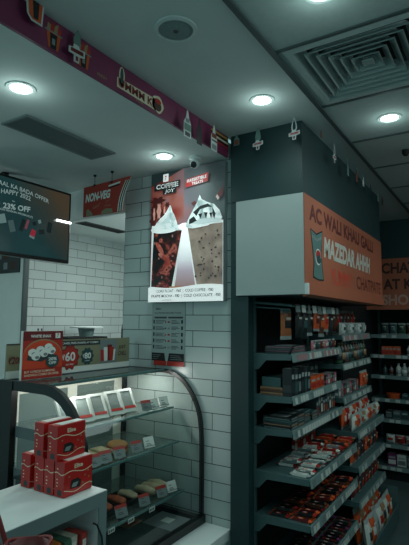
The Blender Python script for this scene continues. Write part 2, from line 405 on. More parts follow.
def k1(t, s=1.0, axis=0, lm=M_loop):
    loop(MB(lm), .042 * s, .075 * s, axis=axis).build('loop', t)
    m = MB(); cross_tag(m, -.088 * s, s, axis); m.build('printed_tag', t)
def ksolid(t):
    m = MB(M_leaf); m.prism([(0, -.001, 0), (.014, -.001, -.03), (.018, -.001, -.06), (.008, -.001, -.075), (-.010, -.001, -.072), (-.017, -.001, -.05), (-.010, -.001, -.02)], (0, .002, 0)); m.build('leaf', t)
    m = MB(); cross_tag(m, -.090, 1.0); m.build('printed_tag', t)
hang(-1.075, 2.21, UC - .012, 'pale leaf cut-out with a pink cross tag hanging mid-way along the green bulkhead', ksolid)
hang(-0.868, 2.21, UC - .001, 'open pale loop with a pink cross tag at the corner of the green bulkhead', lambda t: k1(t))
def kb(mat, h, w, axis, inner):
    def f(t):
        m = MB(); bottle_card(m, mat, h, w, axis, inner); m.build('card', t)
        MB(M_loop).tube([(0, 0, 0.0), (0, 0, 0.02)], .0008, 5).build('thread', t)
    return f
hang(-1.205, 2.21, UC - .02, 'small rusty bottle-shaped cut-out hanging in the corner beside the magenta banner', kb(M_leaf, .062, .034, 0, [(M_rust, .05, .5, .8)]))
hang(-1.243, 1.787, 2.56, 'pale bottle-shaped cut-out, first before the magenta banner from the left', kb(M_loop, .135, .060, 1, [(M_leaf, .25, .5, .9), (M_dgrey, .05, .2, .7), (M_grey, .55, .7, .5)]))
hang(-1.243, 1.893, 2.56, 'dark bottle-shaped cut-out between the two pale ones before the magenta banner', kb(M_bot, .135, .046, 1, None))
hang(-1.243, 2.033, 2.575, 'pale bottle-shaped cut-out with a red label, nearest the banner stripes', kb(M_loop, .138, .058, 1, [(M_rust, .5, .68, .8), (M_dgrey, .36, .42, .9), (M_grey, .05, .25, .8)]))
def kleaf(t):
    m = MB(M_leaf); m.prism([(-.001, 0, 0), (-.001, .014, -.02), (-.001, .016, -.055), (-.001, .008, -.075), (-.001, -.014, -.07), (-.001, -.018, -.035)], (.002, 0, 0)); m.build('leaf', t)
    m = MB(); cross_tag(m, -.085, 1.25, 1, M_loop, M_redd); m.build('printed_tag', t)
hang(-1.262, 1.108, UC - .001, 'green leaf cut-out with an outlined tag before the second printed cup', kleaf)
def kcup(t):
    m = MB(M_loop); m.prism([(-.001, a, b_) for a, b_ in [(-.030, -.055), (-.012, -.072), (.030, -.072), (.034, 0), (-.036, 0)]], (.002, 0, 0)); m.build('card', t)
    m = MB(pm('cup_orange', (196, 84, 36))); m.poly([(.0016, a, b_) for a, b_ in [(-.024, -.054), (-.010, -.066), (.024, -.066), (.028, 0), (-.030, 0)]])
    m.mat(M_blackm).poly([(.0022, a, b_) for a, b_ in [(-.006, -.06), (.012, -.06), (.014, 0), (-.012, 0)]]); m.build('print', t)
hang(-1.262, 0.925, UC - .001, 'cup-shaped cut-out with a pale outline at the top left corner', kcup)
hang(-0.80, 2.435, UC - .001, 'small rust-brown strip cut-out hanging alone near the plaster ceiling edge', kb(M_rust, .045, .018, 1, None))
hang(-0.80, 2.668, UC - .001, 'long pale loop cut-out, nearest one along the orange snack sign', lambda t: k1(t, 1.0, 1))
for i, (y, h, mt, lb) in enumerate(((2.95, .10, M_leaf, 'grey-green'), (3.16, .085, M_rust, 'rusty'), (3.34, .07, M_loop, 'pale'), (3.56, .06, M_dgrey, 'charcoal'), (3.8, .08, M_leaf, 'dull green'), (3.95, .075, M_bot, 'blackish'))):
    hang(-0.80, y, UC - .001 - .02, '%s bottle cut-out, %s in the line above the orange snack sign' % (lb, ORD[i + 1]), kb(mt, h, .04, 1, None))
hang(-0.62, 4.98, UC - .06, 'pale round-topped cut-out hanging before the far dark bulkhead', lambda t: k1(t, 1.3, 0))

# ------------------------------------------------------------------ glowing drinks poster (lightbox)
PX0, PX1, PZ0, PZ1 = -1.846, -1.312, 1.663, 2.470
t = thing('drinks_poster', 'glowing drinks poster with two cream-topped cups on the tiled wall', 'poster', ((PX0 + PX1) / 2, DY, PZ0))
W = (PX1 - PX0); HW = W / 2; Hh = PZ1 - PZ0
MB(M_grey).box(-HW, HW, -0.034, 0, 0, Hh).build('lightbox', t)
EM = 0.34
def pe(n, rgb, e=EM, noise=0.0, scale=10): return pm('poster_' + n, rgb, 0.4, emit=e if e == EM else e * .55, noise=noise, scale=scale)
p = MB(); d = [-0.0350]
def pp(mat, pts):      # polygon in fractions of the poster; successive layers come forward a hair
    d[0] -= 0.00012
    p.mat(mat).poly([(-HW + a * W, d[0], b_ * Hh) for a, b_ in pts])
def ell(mat, cx_, cy_, rx, ry, n=20, a0=0.0, a1=2 * math.pi, wob=0.0, wn=6):
    pp(mat, [(cx_ + rx * (1 + wob * math.cos(wn * a)) * math.cos(a), cy_ + ry * (1 + wob * math.cos(wn * a)) * math.sin(a)) for a in [a0 + (a1 - a0) * k / n for k in range(n + (0 if a1 - a0 > 6.2 else 1))]])
def mottled(name, stops, scale, emit=.2, detail=4.0, axis_mix=0.0, dist=0.0, axis='X'):
    m = bpy.data.materials.new('poster_' + name); m.use_nodes = True
    nt = m.node_tree; bs = nt.nodes['Principled BSDF']; L = nt.links.new
    tc = nt.nodes.new('ShaderNodeTexCoord'); n = nt.nodes.new('ShaderNodeTexNoise'); r = nt.nodes.new('ShaderNodeValToRGB'); sp = nt.nodes.new('ShaderNodeSeparateXYZ')
    n.inputs['Scale'].default_value = scale; n.inputs['Detail'].default_value = detail; n.inputs['Distortion'].default_value = dist
    L(tc.outputs['Object'], n.inputs['Vector']); L(tc.outputs['Object'], sp.inputs[0])
    ad = nt.nodes.new('ShaderNodeMath'); ad.operation = 'MULTIPLY_ADD'; ad.inputs[1].default_value = axis_mix
    L(sp.outputs[axis], ad.inputs[0]); L(n.outputs['Fac'], ad.inputs[2])
    e = r.color_ramp.elements
    e[0].position, e[0].color = stops[0][0], S(*stops[0][1]); e[1].position, e[1].color = stops[-1][0], S(*stops[-1][1])
    for p_, c_ in stops[1:-1]:
        q = e.new(p_); q.color = S(*c_)
    L(ad.outputs[0], r.inputs['Fac']); L(r.outputs['Color'], bs.inputs['Base Color']); L(r.outputs['Color'], bs.inputs['Emission Color'])
    bs.inputs['Emission Strength'].default_value = emit; bs.inputs['Roughness'].default_value = .4
    return m
pp(mottled('red_ground', [(.18, (92, 32, 30)), (.34, (130, 50, 44)), (.44, (150, 86, 76)), (.54, (140, 104, 108))], 5, .32, 2, 1.0), [(0, 0), (.47, 0), (.47, 1), (0, 1)])
pp(mottled('grey_ground', [(.46, (140, 104, 108)), (.54, (112, 106, 114)), (.66, (84, 94, 96)), (.80, (58, 70, 72))], 3, .32, 1, 1.0), [(.47, 0), (1, 0), (1, 1), (.47, 1)])
pp(pe('dark_top', (34, 48, 50)), [(0, .90), (.28, .96), (.46, 1), (0, 1)])
pp(pe('tan_glow', (168, 128, 96)), [(.28, .10), (.46, .10), (.46, .5), (.36, .42)])
pp(pe('violet_glow', (150, 132, 160)), [(.46, .10), (.66, .10), (.60, .5), (.46, .5)])
# splashes and beans on the red half
for (a, b_, rx, ry) in ((.06, .72, .05, .07), (.14, .66, .06, .05), (.10, .78, .10, .03), (.24, .74, .03, .02), (.03, .63, .04, .05)):
    ell(pe('splash_dark', (66, 26, 24)), a, b_, rx, ry, wob=.3)
for (a, b_, rx, ry) in ((.12, .70, .03, .06), (.05, .68, .015, .05), (.2, .7, .012, .03)):
    ell(pe('splash_pale', (206, 150, 136)), a, b_, rx, ry, wob=.2)
# left cup
pp(pe('glass_edge', (214, 224, 222), .8), [(.01, .115), (.36, .115), (.49, .57), (.02, .59)])
pp(mottled('cola', [(.44, (16, 15, 17)), (.53, (48, 22, 22)), (.58, (112, 42, 36)), (.63, (176, 96, 82)), (.70, (70, 26, 24))], 13, .34, 5, 0, .8), [(.025, .115), (.32, .115), (.45, .53), (.05, .55)])
random.seed(3)
for (a, b_, rx, ry, an) in ((.14, .41, .09, .03, -.9), (.2, .34, .09, .03, -.5), (.25, .29, .05, .04, .9)):
    d[0] -= .00012
    p.mat(mottled('ice_red', [(.3, (120, 40, 34)), (.5, (180, 78, 64)), (.7, (216, 140, 122))], 22, .22)).poly([(-HW + (a + rx * math.cos(k) * math.cos(an) - ry * math.sin(k) * math.sin(an)) * W, d[0], (b_ + .7 * (rx * math.cos(k) * math.sin(an) + ry * math.sin(k) * math.cos(an))) * Hh) for k in [2 * math.pi * q / 10 for q in range(10)]])
for k in range(26):
    a = random.uniform(.06, .36); b_ = random.uniform(.13, .5)
    if b_ < (a - .3) * 3 + .1: continue
    ell(pe('bubble_dark' if k % 3 else 'bubble_pale', (60, 24, 22) if k % 3 else (150, 108, 102)), a, b_, random.uniform(.005, .02), random.uniform(.004, .012), 8)
cream = mottled('cream', [(.34, (150, 166, 168)), (.46, (206, 218, 218)), (.56, (240, 246, 244))], 16, .36, 2, 0, .6); creamsh = pe('cream_shade', (186, 200, 200), .8)
ell(cream, .22, .555, .21, .035); ell(creamsh, .22, .575, .16, .022)
pp(cream, [(.05, .56), (.09, .605), (.15, .64), (.20, .66), (.25, .70), (.285, .735), (.30, .72), (.32, .68), (.35, .65), (.38, .60), (.40, .56)])
pp(creamsh, [(.16, .60), (.24, .64), (.28, .70), (.27, .63), (.30, .59)])
# right cup
pp(pe('glass_edge', (214, 224, 222), .8), [(.60, .115), (.99, .115), (.99, .57), (.49, .57)])
pp(mottled('milk_coffee', [(.3, (104, 94, 88)), (.5, (140, 124, 112)), (.7, (168, 154, 140))], 9, .34, 3, 0, .3), [(.66, .115), (.985, .115), (.985, .55), (.53, .55)])
for k in range(34):
    a = random.uniform(.64, .96); b_ = random.uniform(.16, .5)
    if a < .66 + (.5 - b_) * -.1: continue
    ell(pe('choc_fleck', (58, 56, 56)), a, b_, random.uniform(.006, .018), random.uniform(.004, .010), 7)
pp(mottled('beam_light', [(.58, (146, 118, 112)), (.68, (172, 160, 172)), (.76, (222, 226, 230)), (.84, (250, 252, 252))], .02, .5, 0, 1.0, 0, 'Z'), [(.375, .115), (.46, .53), (.535, .53), (.645, .115)])
ell(pe('beam', (248, 252, 250), 1.6), .49, .555, .07, .025)
pp(cream, [(.50, .545), (.54, .60), (.60, .66), (.66, .72), (.695, .775), (.72, .74), (.80, .71), (.88, .69), (.95, .64), (.985, .585), (.80, .54), (.60, .53)])
ell(creamsh, .78, .575, .20, .02)
for pts in ([(.61, .65), (.70, .69), (.80, .70), (.86, .67), (.80, .675), (.70, .665), (.655, .62)], [(.86, .67), (.90, .62), (.885, .58), (.86, .62)], [(.56, .60), (.62, .62), (.66, .585), (.60, .57), (.555, .565)],
            [(.68, .63), (.71, .595), (.73, .635)], [(.75, .64), (.78, .59), (.80, .635)], [(.82, .63), (.845, .585), (.86, .63)]):
    pp(pe('choc_sauce', (34, 40, 40), .4), pts)
for pts in ([(.90, .74), (.97, .80), (.99, .82), (.99, .75), (.93, .715)], [(.58, .72), (.63, .735), (.66, .715), (.61, .70)]):
    pp(pe('choc_chunk', (92, 44, 46)), pts)
pp(pe('choc_chunk_pale', (196, 176, 172)), [(.90, .74), (.93, .715), (.95, .73), (.92, .755)])
# lettering
def pt(mat, s, a, b_, w_, h_, **k):
    d[0] -= .00012
    p.mat(mat).text(s, (-HW + a * W, d[0], b_ * Hh), k.pop('u', UX), UZ, w_ * W, h_ * Hh, **k)
wh = pe('white_ink', (236, 242, 240), .9); dk = pe('dark_ink', (30, 38, 40), .25); rd = pe('red_ink', (186, 52, 52), .6)
pp(dk, [(.06, .855), (.42, .86), (.43, .915), (.06, .905)]); pp(dk, [(.19, .82), (.37, .82), (.38, .86), (.18, .86)])
pt(wh, 'COFFEE', .085, .865, .32, .042, bold=.035); pt(dk, 'COFFEE', .085, .865, .32, .042, bold=-.01)
pt(wh, 'JOY', .21, .822, .14, .034, bold=.03, slant=.2); pt(dk, 'JOY', .21, .822, .14, .034, bold=-.01, slant=.2)
pp(wh, [(.19, .918), (.265, .918), (.265, .978), (.19, .978)]); pt(rd, '7', .212, .93, .03, .035, bold=.03)
pp(rd, [(.50, .845), (.80, .865), (.81, .93), (.51, .905)])
pt(wh, 'IRRESISTIBLE', .525, .878, .26, .024, u=(.993, 0, .08)); pt(wh, 'TREATS', .59, .853, .15, .022, u=(.993, 0, .08))
pp(wh, [(0, 0), (1, 0), (1, .112)] + [(1 - k * .05, .112 + .010 * math.sin(k * .05 * 7)) for k in range(1, 20)] + [(0, .11)])
pt(dk, 'COKE FLOAT - ₹60  |  COLD COFFEE - ₹80', .12, .064, .76, .029, bold=.012)
pt(dk, 'FRAPPE MOCHA - ₹80  |  COLD CHOCOLATE - ₹80', .05, .027, .92, .029, bold=.012)
pp(dk, [(.2, .012), (.34, .012), (.34, .015), (.2, .015)])
p.build('printed_artwork', t)

# price list under it
t = thing('price_sign', 'grey printed price list under the glowing drinks poster', 'sign', (-1.845, DY, 1.282))
MB(pm('price_paper', (150, 166, 164), 0.5)).box(0, .248, -.006, 0, 0, .378).build('sheet', t)
p = MB()
def rect(m, mat, x0, x1, z0, z1, y): m.mat(mat).poly([(x0, y, z0), (x1, y, z0), (x1, y, z1), (x0, y, z1)])
p.mat(M_dgrey).text('MENU', (.03, -.0066, .335), UX, UZ, .04, .012); p.mat(M_dgrey).text('ALL PRICES INCLUDE TAXES', (.02, -.0066, .312), UX, UZ, .2, .008)
rect(p, M_dgrey, .02, .115, .283, .293, -.0066); rect(p, M_dgrey, .125, .235, .283, .293, -.0066)
for k in range(5):
    z = .252 - k * .038
    rect(p, M_blackm, .012, .022, z, z + .022, -.0066); rect(p, M_blackm, .222, .234, z, z + .022, -.0066)
    for q in range(3):
        rect(p, M_dgrey, .03, .085 + .01 * ((k + q) % 3), z + q * .008, z + q * .008 + .003, -.0066); rect(p, M_dgrey, .15, .21 - .012 * ((k * 2 + q) % 3), z + q * .008, z + q * .008 + .003, -.0066)
    rect(p, M_dgrey if k != 2 else M_red, .103, .110, z + .004, z + .014, -.0066); rect(p, M_red if k in (0, 2, 3) else M_grey, .122, .138, z + .004, z + .014, -.0066)
p.mat(M_blackm).poly([(.004, -.0066, .028), (.108, -.0066, .028), (.10, -.0066, .075), (.004, -.0066, .075)]); p.mat(M_blackm).poly([(.125, -.0066, .028), (.245, -.0066, .028), (.245, -.0066, .075), (.135, -.0066, .075)])
rect(p, M_red, .02, .115, .0, .028, -.0066); rect(p, M_red, .12, .248, .0, .028, -.0066)
for q in range(3):
    rect(p, M_grey, .012, .05 + .01 * q, .038 + q * .011, .041 + q * .011, -.0072); rect(p, M_grey, .145, .235 - .01 * q, .038 + q * .011, .041 + q * .011, -.0072)
p.build('print', t)

# hanging NON-VEG sign
t = thing('hanging_sign', 'red NON-VEG sign hanging from the low ceiling beside the television', 'sign', (-2.276, 2.10, 2.213))
sw = .345; sh = .196
p = MB(pm('sign_red', (172, 54, 40), 0.5)); p.prism([(0, 0, 0), (sw, 0, 0), (sw, 0, .06), (sw + .008, 0, .11), (sw + .022, 0, .155), (sw + .045, 0, .192), (sw + .055, 0, .212), (0, 0, .196)], (0, .004, 0)); p.build('board', t)
p = MB(M_white2); yy = -.0006
p.text('NON-VEG', (.018, yy, .092), (.995, 0, .03), UZ, .215, .056, bold=.045, slant=.12)
def swoosh(m, mat, a0, a1, y):
    L_ = []; R_ = []
    for k in range(9):
        q = k / 8; bend = .062 * q * q
        L_.append((sw - .045 + a0 + bend, y, q * .19)); R_.append((sw - .045 + a1 + bend, y, q * .19 + .004))
    for k in range(8): m.mat(mat).poly([L_[k], R_[k], R_[k + 1], L_[k + 1]])
for i, mt in enumerate((M_white2, M_blackm, M_white2, M_blackm, M_white2)): swoosh(p, mt, i * .0085, i * .0085 + .0085, yy)
p.mat(M_white2).poly([(.22, yy, .170), (.315, yy, .180), (.32, yy, .192), (.22, yy, .18)]); p.mat(M_blackm).poly([(.22, yy, .158), (.312, yy, .167), (.313, yy, .177), (.22, yy, .167)])
for pts in ([(.03, 0.003), (.09, .003), (.075, .025), (.045, .05), (.03, .04)], [(.165, .003), (.26, .003), (.255, .028), (.20, .035), (.165, .02)]):
    p.mat(M_khaki).poly([(a, yy, b_) for a, b_ in pts])
for pts in ([(.085, .04), (.14, .055), (.155, .085), (.13, .065), (.09, .06)], [(.185, .05), (.24, .045), (.245, .055), (.2, .06)], [(.20, .07), (.235, .085), (.24, .09), (.2, .082)]):
    p.mat(pm('sign_tan', (170, 96, 76))).poly([(a, yy, b_) for a, b_ in pts])
p.build('print', t)
for a in (.095, .245):
    m = MB(M_blackm); m.lathe([(.010, LC - 2.213), (.010, LC - 2.213 - .008), (.003, LC - 2.213 - .014)], 12, (a, .002, 0)); m.tube([(a, .002, LC - 2.213 - .012), (a, .002, .198)], .0018, 6); m.box(a - .008, a + .008, -.002, .006, .190, .204); m.build('hook', t)

# ------------------------------------------------------------------ television
TX = -2.55; TY0, TY1, TZ0, TZ1 = 1.30, 2.238, 1.942, 2.440
t = thing('television', 'large wall-side television showing a dark teal offer screen at upper left', 'television', (TX, (TY0 + TY1) / 2, TZ0))
tw = TY1 - TY0; th = TZ1 - TZ0
MB(M_black).box(-.045, 0, -tw / 2, tw / 2, 0, th).build('casing', t, bevel=.004)
bz = .016
scr = MB(screen_mat()).poly([(.001, -tw / 2 + bz, bz * 1.3), (.001, tw / 2 - bz, bz * 1.3), (.001, tw / 2 - bz, th - bz), (.001, -tw / 2 + bz, th - bz)]).build('screen', t)
def tvt(s, y, z, w_, h_, arc=0.0, bold=.02, tilt=0.0): MB(pm('screen_white', (186, 206, 204), 0.4, emit=0.26)).text(s, (.0016, y, z), (0, math.cos(tilt), math.sin(tilt)), UZ, w_, h_, arc=arc, bold=bold).build('lettering', t)
# the words arch over one another (centre a little left of the middle)
tvt('SAAL KA BADA OFFER', -.117, .424, .395, .028, arc=.010, tilt=-.10, bold=.01)
tvt('HAPPY 2022', -.08, .372, .212, .030, arc=.010, tilt=-.01, bold=.01)
tvt('for', .0, .338, .02, .010)
tvt('23% OFF', -.062, .284, .196, .036, tilt=.06, bold=.03)
tvt('ON SEASON PRODUCTS', -.08, .270, .235, .012, arc=.004, tilt=-.04)
p = MB()
def tvp(mat, y, z, w_, h_, an):
    c_, s_ = math.cos(an), math.sin(an)
    p.mat(mat).poly([(.0018, y + a * w_ * c_ - b_ * h_ * s_, z + a * w_ * s_ + b_ * h_ * c_) for a, b_ in [(-.5, -.5), (.5, -.5), (.5, .5), (-.5, .5)]])
pe2 = lambda n, c_: pm('screen_' + n, c_, 0.4, emit=0.35)
for (y, z, w_, h_, an, c_) in ((-.33, .17, .05, .08, .2, 'pale'), (-.25, .14, .06, .09, -.3, 'dark'), (-.17, .185, .05, .07, .3, 'pale'), (-.10, .15, .045, .09, .3, 'grey'), (-.02, .17, .03, .10, -.3, 'dark'), (.015, .18, .02, .08, -.3, 'pink'),
                               (.075, .195, .03, .03, .2, 'dark'), (.065, .13, .04, .06, -.3, 'red'), (.115, .215, .025, .03, .4, 'pale'), (.135, .15, .05, .04, .2, 'dark'), (.20, .19, .04, .09, -.15, 'dark'), (.205, .20, .015, .05, -.15, 'grey'), (.058, .105, .045, .02, -.3, 'pale')):
    tvp(pe2(c_, {'pale': (120, 146, 144), 'dark': (14, 30, 32), 'grey': (74, 100, 100), 'pink': (140, 70, 84), 'red': (170, 40, 60)}[c_]), y * .95 + .10, z + .035, w_ * .9, h_ * .8, an)
p.build('pictured_products', t)
MB(M_black).box(-.10, -.045, -.06, .06, .15, th + .0).box(-.10, -.075, -.02, .02, th, LC - TZ0).build('ceiling_bracket', t)
t = thing('glare_bar', 'small white glowing bar added for glare at the right edge of the television', 'light', (TX + .012, 2.17, 2.226))
MB(pm('glare_white', (240, 252, 250), 0.4, emit=5.0)).box(-.006, .006, -.062, .062, -.005, .006).build('diffuser', t)  # glare by the screen edge, built as a glowing bar; no lamp here
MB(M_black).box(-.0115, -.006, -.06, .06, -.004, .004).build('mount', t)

# menu board on the plain wall panel
t = thing('menu_sign', 'small dark menu board on the plain wall under the television', 'sign', (-3.43, DY, 1.918))
MB(M_dgrey).box(-.35, .26, -.01, 0, 0, .30).build('board', t)
p = MB()
for k in range(6):
    x0 = -.3 + k * .09
    for q in range(3): rect(p, (M_teal, M_grey, M_brown)[(k + q) % 3], x0, x0 + .05 + .01 * (q % 2), .03 + q * .085, .085 + q * .085, -.0106)
p.build('print', t)

# ------------------------------------------------------------------ orange snack sign under the bulkhead
SX = -0.840
t = thing('lightbox_sign', 'boxy orange snack sign with a white end under the dark green bulkhead', 'sign', (SX, 2.258, 1.69))
MB(M_panel).box(-.394, -.004, 0, 1.785, 0, .522).build('white_box', t)
MB(M_orange).box(-.004, 0, .004, 1.785, .052, .522).build('orange_face', t)
m = MB(M_orange); m.prism([(-.004, .03, .050), (.010, .03, .050), (.010, .03, .0), (-.02, .03, -.012), (-.03, .03, .0), (-.004, .03, .02)], (0, 1.755, 0)); m.build('lower_ledge', t)
MB(M_white).box(-.004, .012, .004, .03, 0, .056).build('ledge_end', t)
MB(M_dgrey).box(-.38, -.03, .01, 1.78, -.004, 0).build('underside', t)
p = MB(); xx = .0008
ink = pm('sign_dark_ink', (96, 30, 26), 0.5)
o_ = lambda y, z: (xx, y - 2.258, z - 1.69)
def line(mt, txt, y, z, w_, h_, **k): MB(mt).text(txt, o_(y, z), UY, UZ, w_, h_, **k).build('lettering', t)
line(ink, 'AC WALI KHAU GALLI', 2.335, 2.083, 1.41, .092, bold=.035)
line(pm('sign_white_ink', (196, 194, 184), 0.5), 'MAZEDAR AHHH', 2.56, 1.912, 1.06, .118, bold=.045, slant=.15)
line(pm('sign_red_ink', (214, 50, 38), 0.5), 'YUMMY', 2.675, 1.768, .44, .092, bold=.0)
line(ink, 'CHATPATE', 3.24, 1.775, .73, .090, bold=.015)
p = MB(); x2 = .0012
def bagpoly(mat, pts, dx=0): p.mat(mat).poly([(x2 + dx,) + o_(y, z)[1:] for y, z in pts])
bagpoly(M_blackm, [(2.345, 2.042), (2.44, 2.026), (2.54, 2.058), (2.535, 2.0), (2.515, 1.93), (2.545, 1.80), (2.55, 1.776), (2.46, 1.772), (2.375, 1.782), (2.39, 1.86), (2.37, 1.95)])
bagpoly(pm('pack_green', (84, 118, 114)), [(2.352, 2.034), (2.44, 2.018), (2.532, 2.048), (2.527, 2.0), (2.505, 1.93), (2.535, 1.80), (2.54, 1.784), (2.46, 1.78), (2.383, 1.79), (2.398, 1.86), (2.378, 1.95)], .0004)
bagpoly(M_grey, [(2.36, 2.01), (2.44, 1.996), (2.525, 2.022), (2.524, 2.008), (2.44, 1.982), (2.362, 1.998)], .0008)
blobp = lambda mat, cy_, cz_, ry, rz, dx: bagpoly(mat, [(cy_ + ry * math.cos(a), cz_ + rz * math.sin(a)) for a in [2 * math.pi * k / 16 for k in range(16)]], dx)
blobp(M_white2, 2.462, 1.90, .045, .045, .0008); blobp(M_red, 2.462, 1.907, .040, .032, .0012); blobp(M_teal, 2.466, 1.888, .038, .024, .0016)
p.build('printed_pack', t)

# far wall sign
FY = 5.05
t = thing('wall_sign', 'long orange sign on the far wall reading CHAT AT K SHO', 'sign', (-1.2, FY, 1.70))
MB(M_orange).box(0, 3.0, -.02, 0, 0, .50).build('board', t)
MB(M_orange).box(0, 3.0, -.05, -.02, -.02, .02).build('lower_ledge', t)
p = MB(pm('far_ink', (66, 32, 28), 0.6)); 
def line(mt, txt, x_, z, w_, h_): MB(mt).text(txt, (x_, -.0206, z), UX, UZ, w_, h_, bold=.035).build('lettering', t)
line(pm('far_ink', (66, 32, 28), 0.6), 'CHAT', .150, .345, .335, .112); line(pm('far_ink', (66, 32, 28), 0.6), 'AT K', .165, .185, .285, .106)
line(pm('far_ink_pale', (190, 146, 132), 0.6), 'SHO', .150, .025, .25, .108)

# ------------------------------------------------------------------ display case
CY0, CY1 = 1.405, 2.288; CXB, CXF = -2.05, -1.46
CZ = 0.456; CT = 1.262
t = thing('ledge', 'low white ledge under the glass food case', 'ledge', (CXB, CY0, 0))
MB(M_white).box(0, .765, 0, CY1 - CY0 + .008, .40, .452).build('top_slab', t, bevel=.003)
MB(M_white).box(.02, .745, .002, CY1 - CY0, 0, .40).build('plinth', t)
case = thing('food_case', 'curved glass food display case with black edges on a white ledge', 'display case', (0, 0, 0))
prof = [(-1.728, 1.262), (-1.67, 1.252), (-1.617, 1.229), (-1.572, 1.195), (-1.532, 1.150), (-1.50, 1.097), (-1.476, 1.038), (-1.463, .97), (-1.457, .89), (-1.455, .70), (-1.455, .50)]
def arc_pts(p, n=4):
    out = []
    P_ = [Vector((a, b_, 0)) for a, b_ in p]
    for i in range(len(P_) - 1):
        p0 = P_[max(0, i - 1)]; p1 = P_[i]; p2 = P_[i + 1]; p3 = P_[min(len(P_) - 1, i + 2)]
        for k in range(n):
            q = k / n
            v = 0.5 * ((2 * p1) + (p2 - p0) * q + (2 * p0 - 5 * p1 + 4 * p2 - p3) * q * q + (3 * p1 - p0 - 3 * p2 + p3) * q ** 3)
            out.append((v.x, v.y))
    out.append(p[-1]); return out
cp = arc_pts(prof)
m = MB(M_glass); m.sm = True
for i in range(len(cp) - 1):
    m.add([(cp[i][0], CY0 + .012, cp[i][1]), (cp[i + 1][0], CY0 + .012, cp[i + 1][1]), (cp[i + 1][0], CY1 - .012, cp[i + 1][1]), (cp[i][0], CY1 - .012, cp[i][1])], [(0, 1, 2, 3)])
m.build('curved_glass', case)
def rim(y0, y1, wdt, name, lab):
    m = MB(M_black); full = [(CXB, 1.262)] + cp; n = len(full)
    ins = []
    for i in range(n):
        a = Vector(full[max(0, i - 1)]); b_ = Vector(full[min(n - 1, i + 1)]); tng = (b_ - a).normalized(); nr = Vector((tng.y, -tng.x))
        q = Vector(full[i]) + nr * wdt; ins.append((q.x, q.y))
    out = [(Vector(full[i]) - (Vector(ins[i]) - Vector(full[i])).normalized() * .004) for i in range(n)]
    for i in range(n - 1):
        m.add([(out[i].x, y0, out[i].y), (out[i + 1].x, y0, out[i + 1].y), (ins[i + 1][0], y0, ins[i + 1][1]), (ins[i][0], y0, ins[i][1]),
               (out[i].x, y1, out[i].y), (out[i + 1].x, y1, out[i + 1].y), (ins[i + 1][0], y1, ins[i + 1][1]), (ins[i][0], y1, ins[i][1])],
              [(0, 1, 2, 3), (4, 7, 6, 5), (0, 4, 5, 1), (3, 2, 6, 7)])
    m.build(name, case, label=lab)
rim(CY0, CY0 + .022, .040, 'end_frame', 'thick black curved edge at the near end')
rim(CY1 - .016, CY1, .018, 'end_frame', 'thin black curved edge against the tiles')
def endglass(y):
    m = MB(M_glass_n); m.poly([(CXB, y, CZ + .03)] + [(CXB, y, 1.25)] + [(a, y, b_) for a, b_ in cp[::2]] + [(-1.455, y, CZ + .03)]); m.build('end_glass', case)
endglass(CY0 + .011); endglass(CY1 - .008)
MB(M_topglass).box(CXB + .0, -1.728, CY0 + .022, CY1 - .016, 1.258, 1.264).build('top_glass', case)
MB(M_glass_e).box(-1.735, -1.724, CY0 + .022, CY1 - .016, 1.252, 1.266).build('top_rail', case)
MB(M_black).box(CXB + .0, CXB + .10, CY0 - .004, CY0 + .03, CZ, 1.262).build('back_post', case)
MB(M_black).box(CXB - .005, CXB + .02, CY1 - .03, CY1, CZ, 1.262).build('back_post', case)
m = MB(M_black); m.box(-1.475, -1.440, CY0, CY1, CZ - .002, CZ + .038); m.box(CXB, -1.475, CY0, CY0 + .03, CZ - .002, CZ + .03); m.box(CXB, -1.475, CY1 - .03, CY1, CZ - .002, CZ + .03); m.build('sill', case)
MB(pm('case_deck', (58, 72, 72), 0.18)).box(CXB, -1.475, CY0 + .03, CY1 - .03, CZ - .002, CZ + .014).build('deck', case)
# sliding doors at the back
Mdoor = pm('door_frame_white', (222, 226, 214), 0.4); Mpane = pm('door_pane', (104, 120, 116), 0.2)
ym = (CY0 + CY1) / 2
for (y0, y1, x) in ((CY0 + .05, ym + .03, CXB + .004), (ym - .03, CY1 - .03, CXB - .012)):
    m = MB(Mdoor); f_ = .05; z0, z1 = CZ + .02, 1.235
    m.box(x, x + .014, y0, y0 + f_, z0, z1); m.box(x, x + .014, y1 - f_ * 1.3, y1, z0, z1); m.box(x, x + .014, y0 + f_, y1 - f_ * 1.3, z1 - f_, z1); m.box(x, x + .014, y0 + f_, y1 - f_ * 1.3, z0, z0 + f_)
    dd = m.build('sliding_door', case)
    MB(Mpane).box(x + .004, x + .009, y0 + f_, y1 - f_ * 1.3, z0 + f_, z1 - f_).build('pane', dd)
    MB(M_dgrey).box(x + .014, x + .017, y0 + .018, y0 + .030, .98, 1.14).build('handle', dd)
# shelves
SH = [(1.048, -1.655, 'top'), (.862, -1.615, 'middle'), (.600, -1.575, 'bottom')]
for z, xf, nm in SH:
    MB(M_glass_s).box(CXB + .03, xf, CY0 + .026, CY1 - .02, z, z + .007).build('shelf', case)
    MB(M_glass_e).box(xf, xf + .005, CY0 + .026, CY1 - .02, z - .003, z + .009).build('shelf_edge', case)
    MB(M_black).box(CXB + .03, xf - .05, CY0 + .0225, CY0 + .0258, z - .04, z + .010).build('shelf_bracket', case)
led = MB(pm('case_led', (250, 246, 226), 0.4, emit=3.0)).box(-1.995, -1.975, CY0 + .06, CY1 - .06, 1.243, 1.252).build('light_tube', case)
def area(name, loc, rot, sx, sy, e, col):
    l = bpy.data.lights.new(name, 'AREA'); l.shape = 'RECTANGLE'; l.size = sx; l.size_y = sy; l.energy = e; l.color = col
    o = bpy.data.objects.new(name, l); COL.objects.link(o); o.location = loc; o.rotation_euler = rot; return o
area('case_light', (-1.80, ym, 1.246), (0, 0, 0), .06, .78, 1.6, (1, .98, .93))
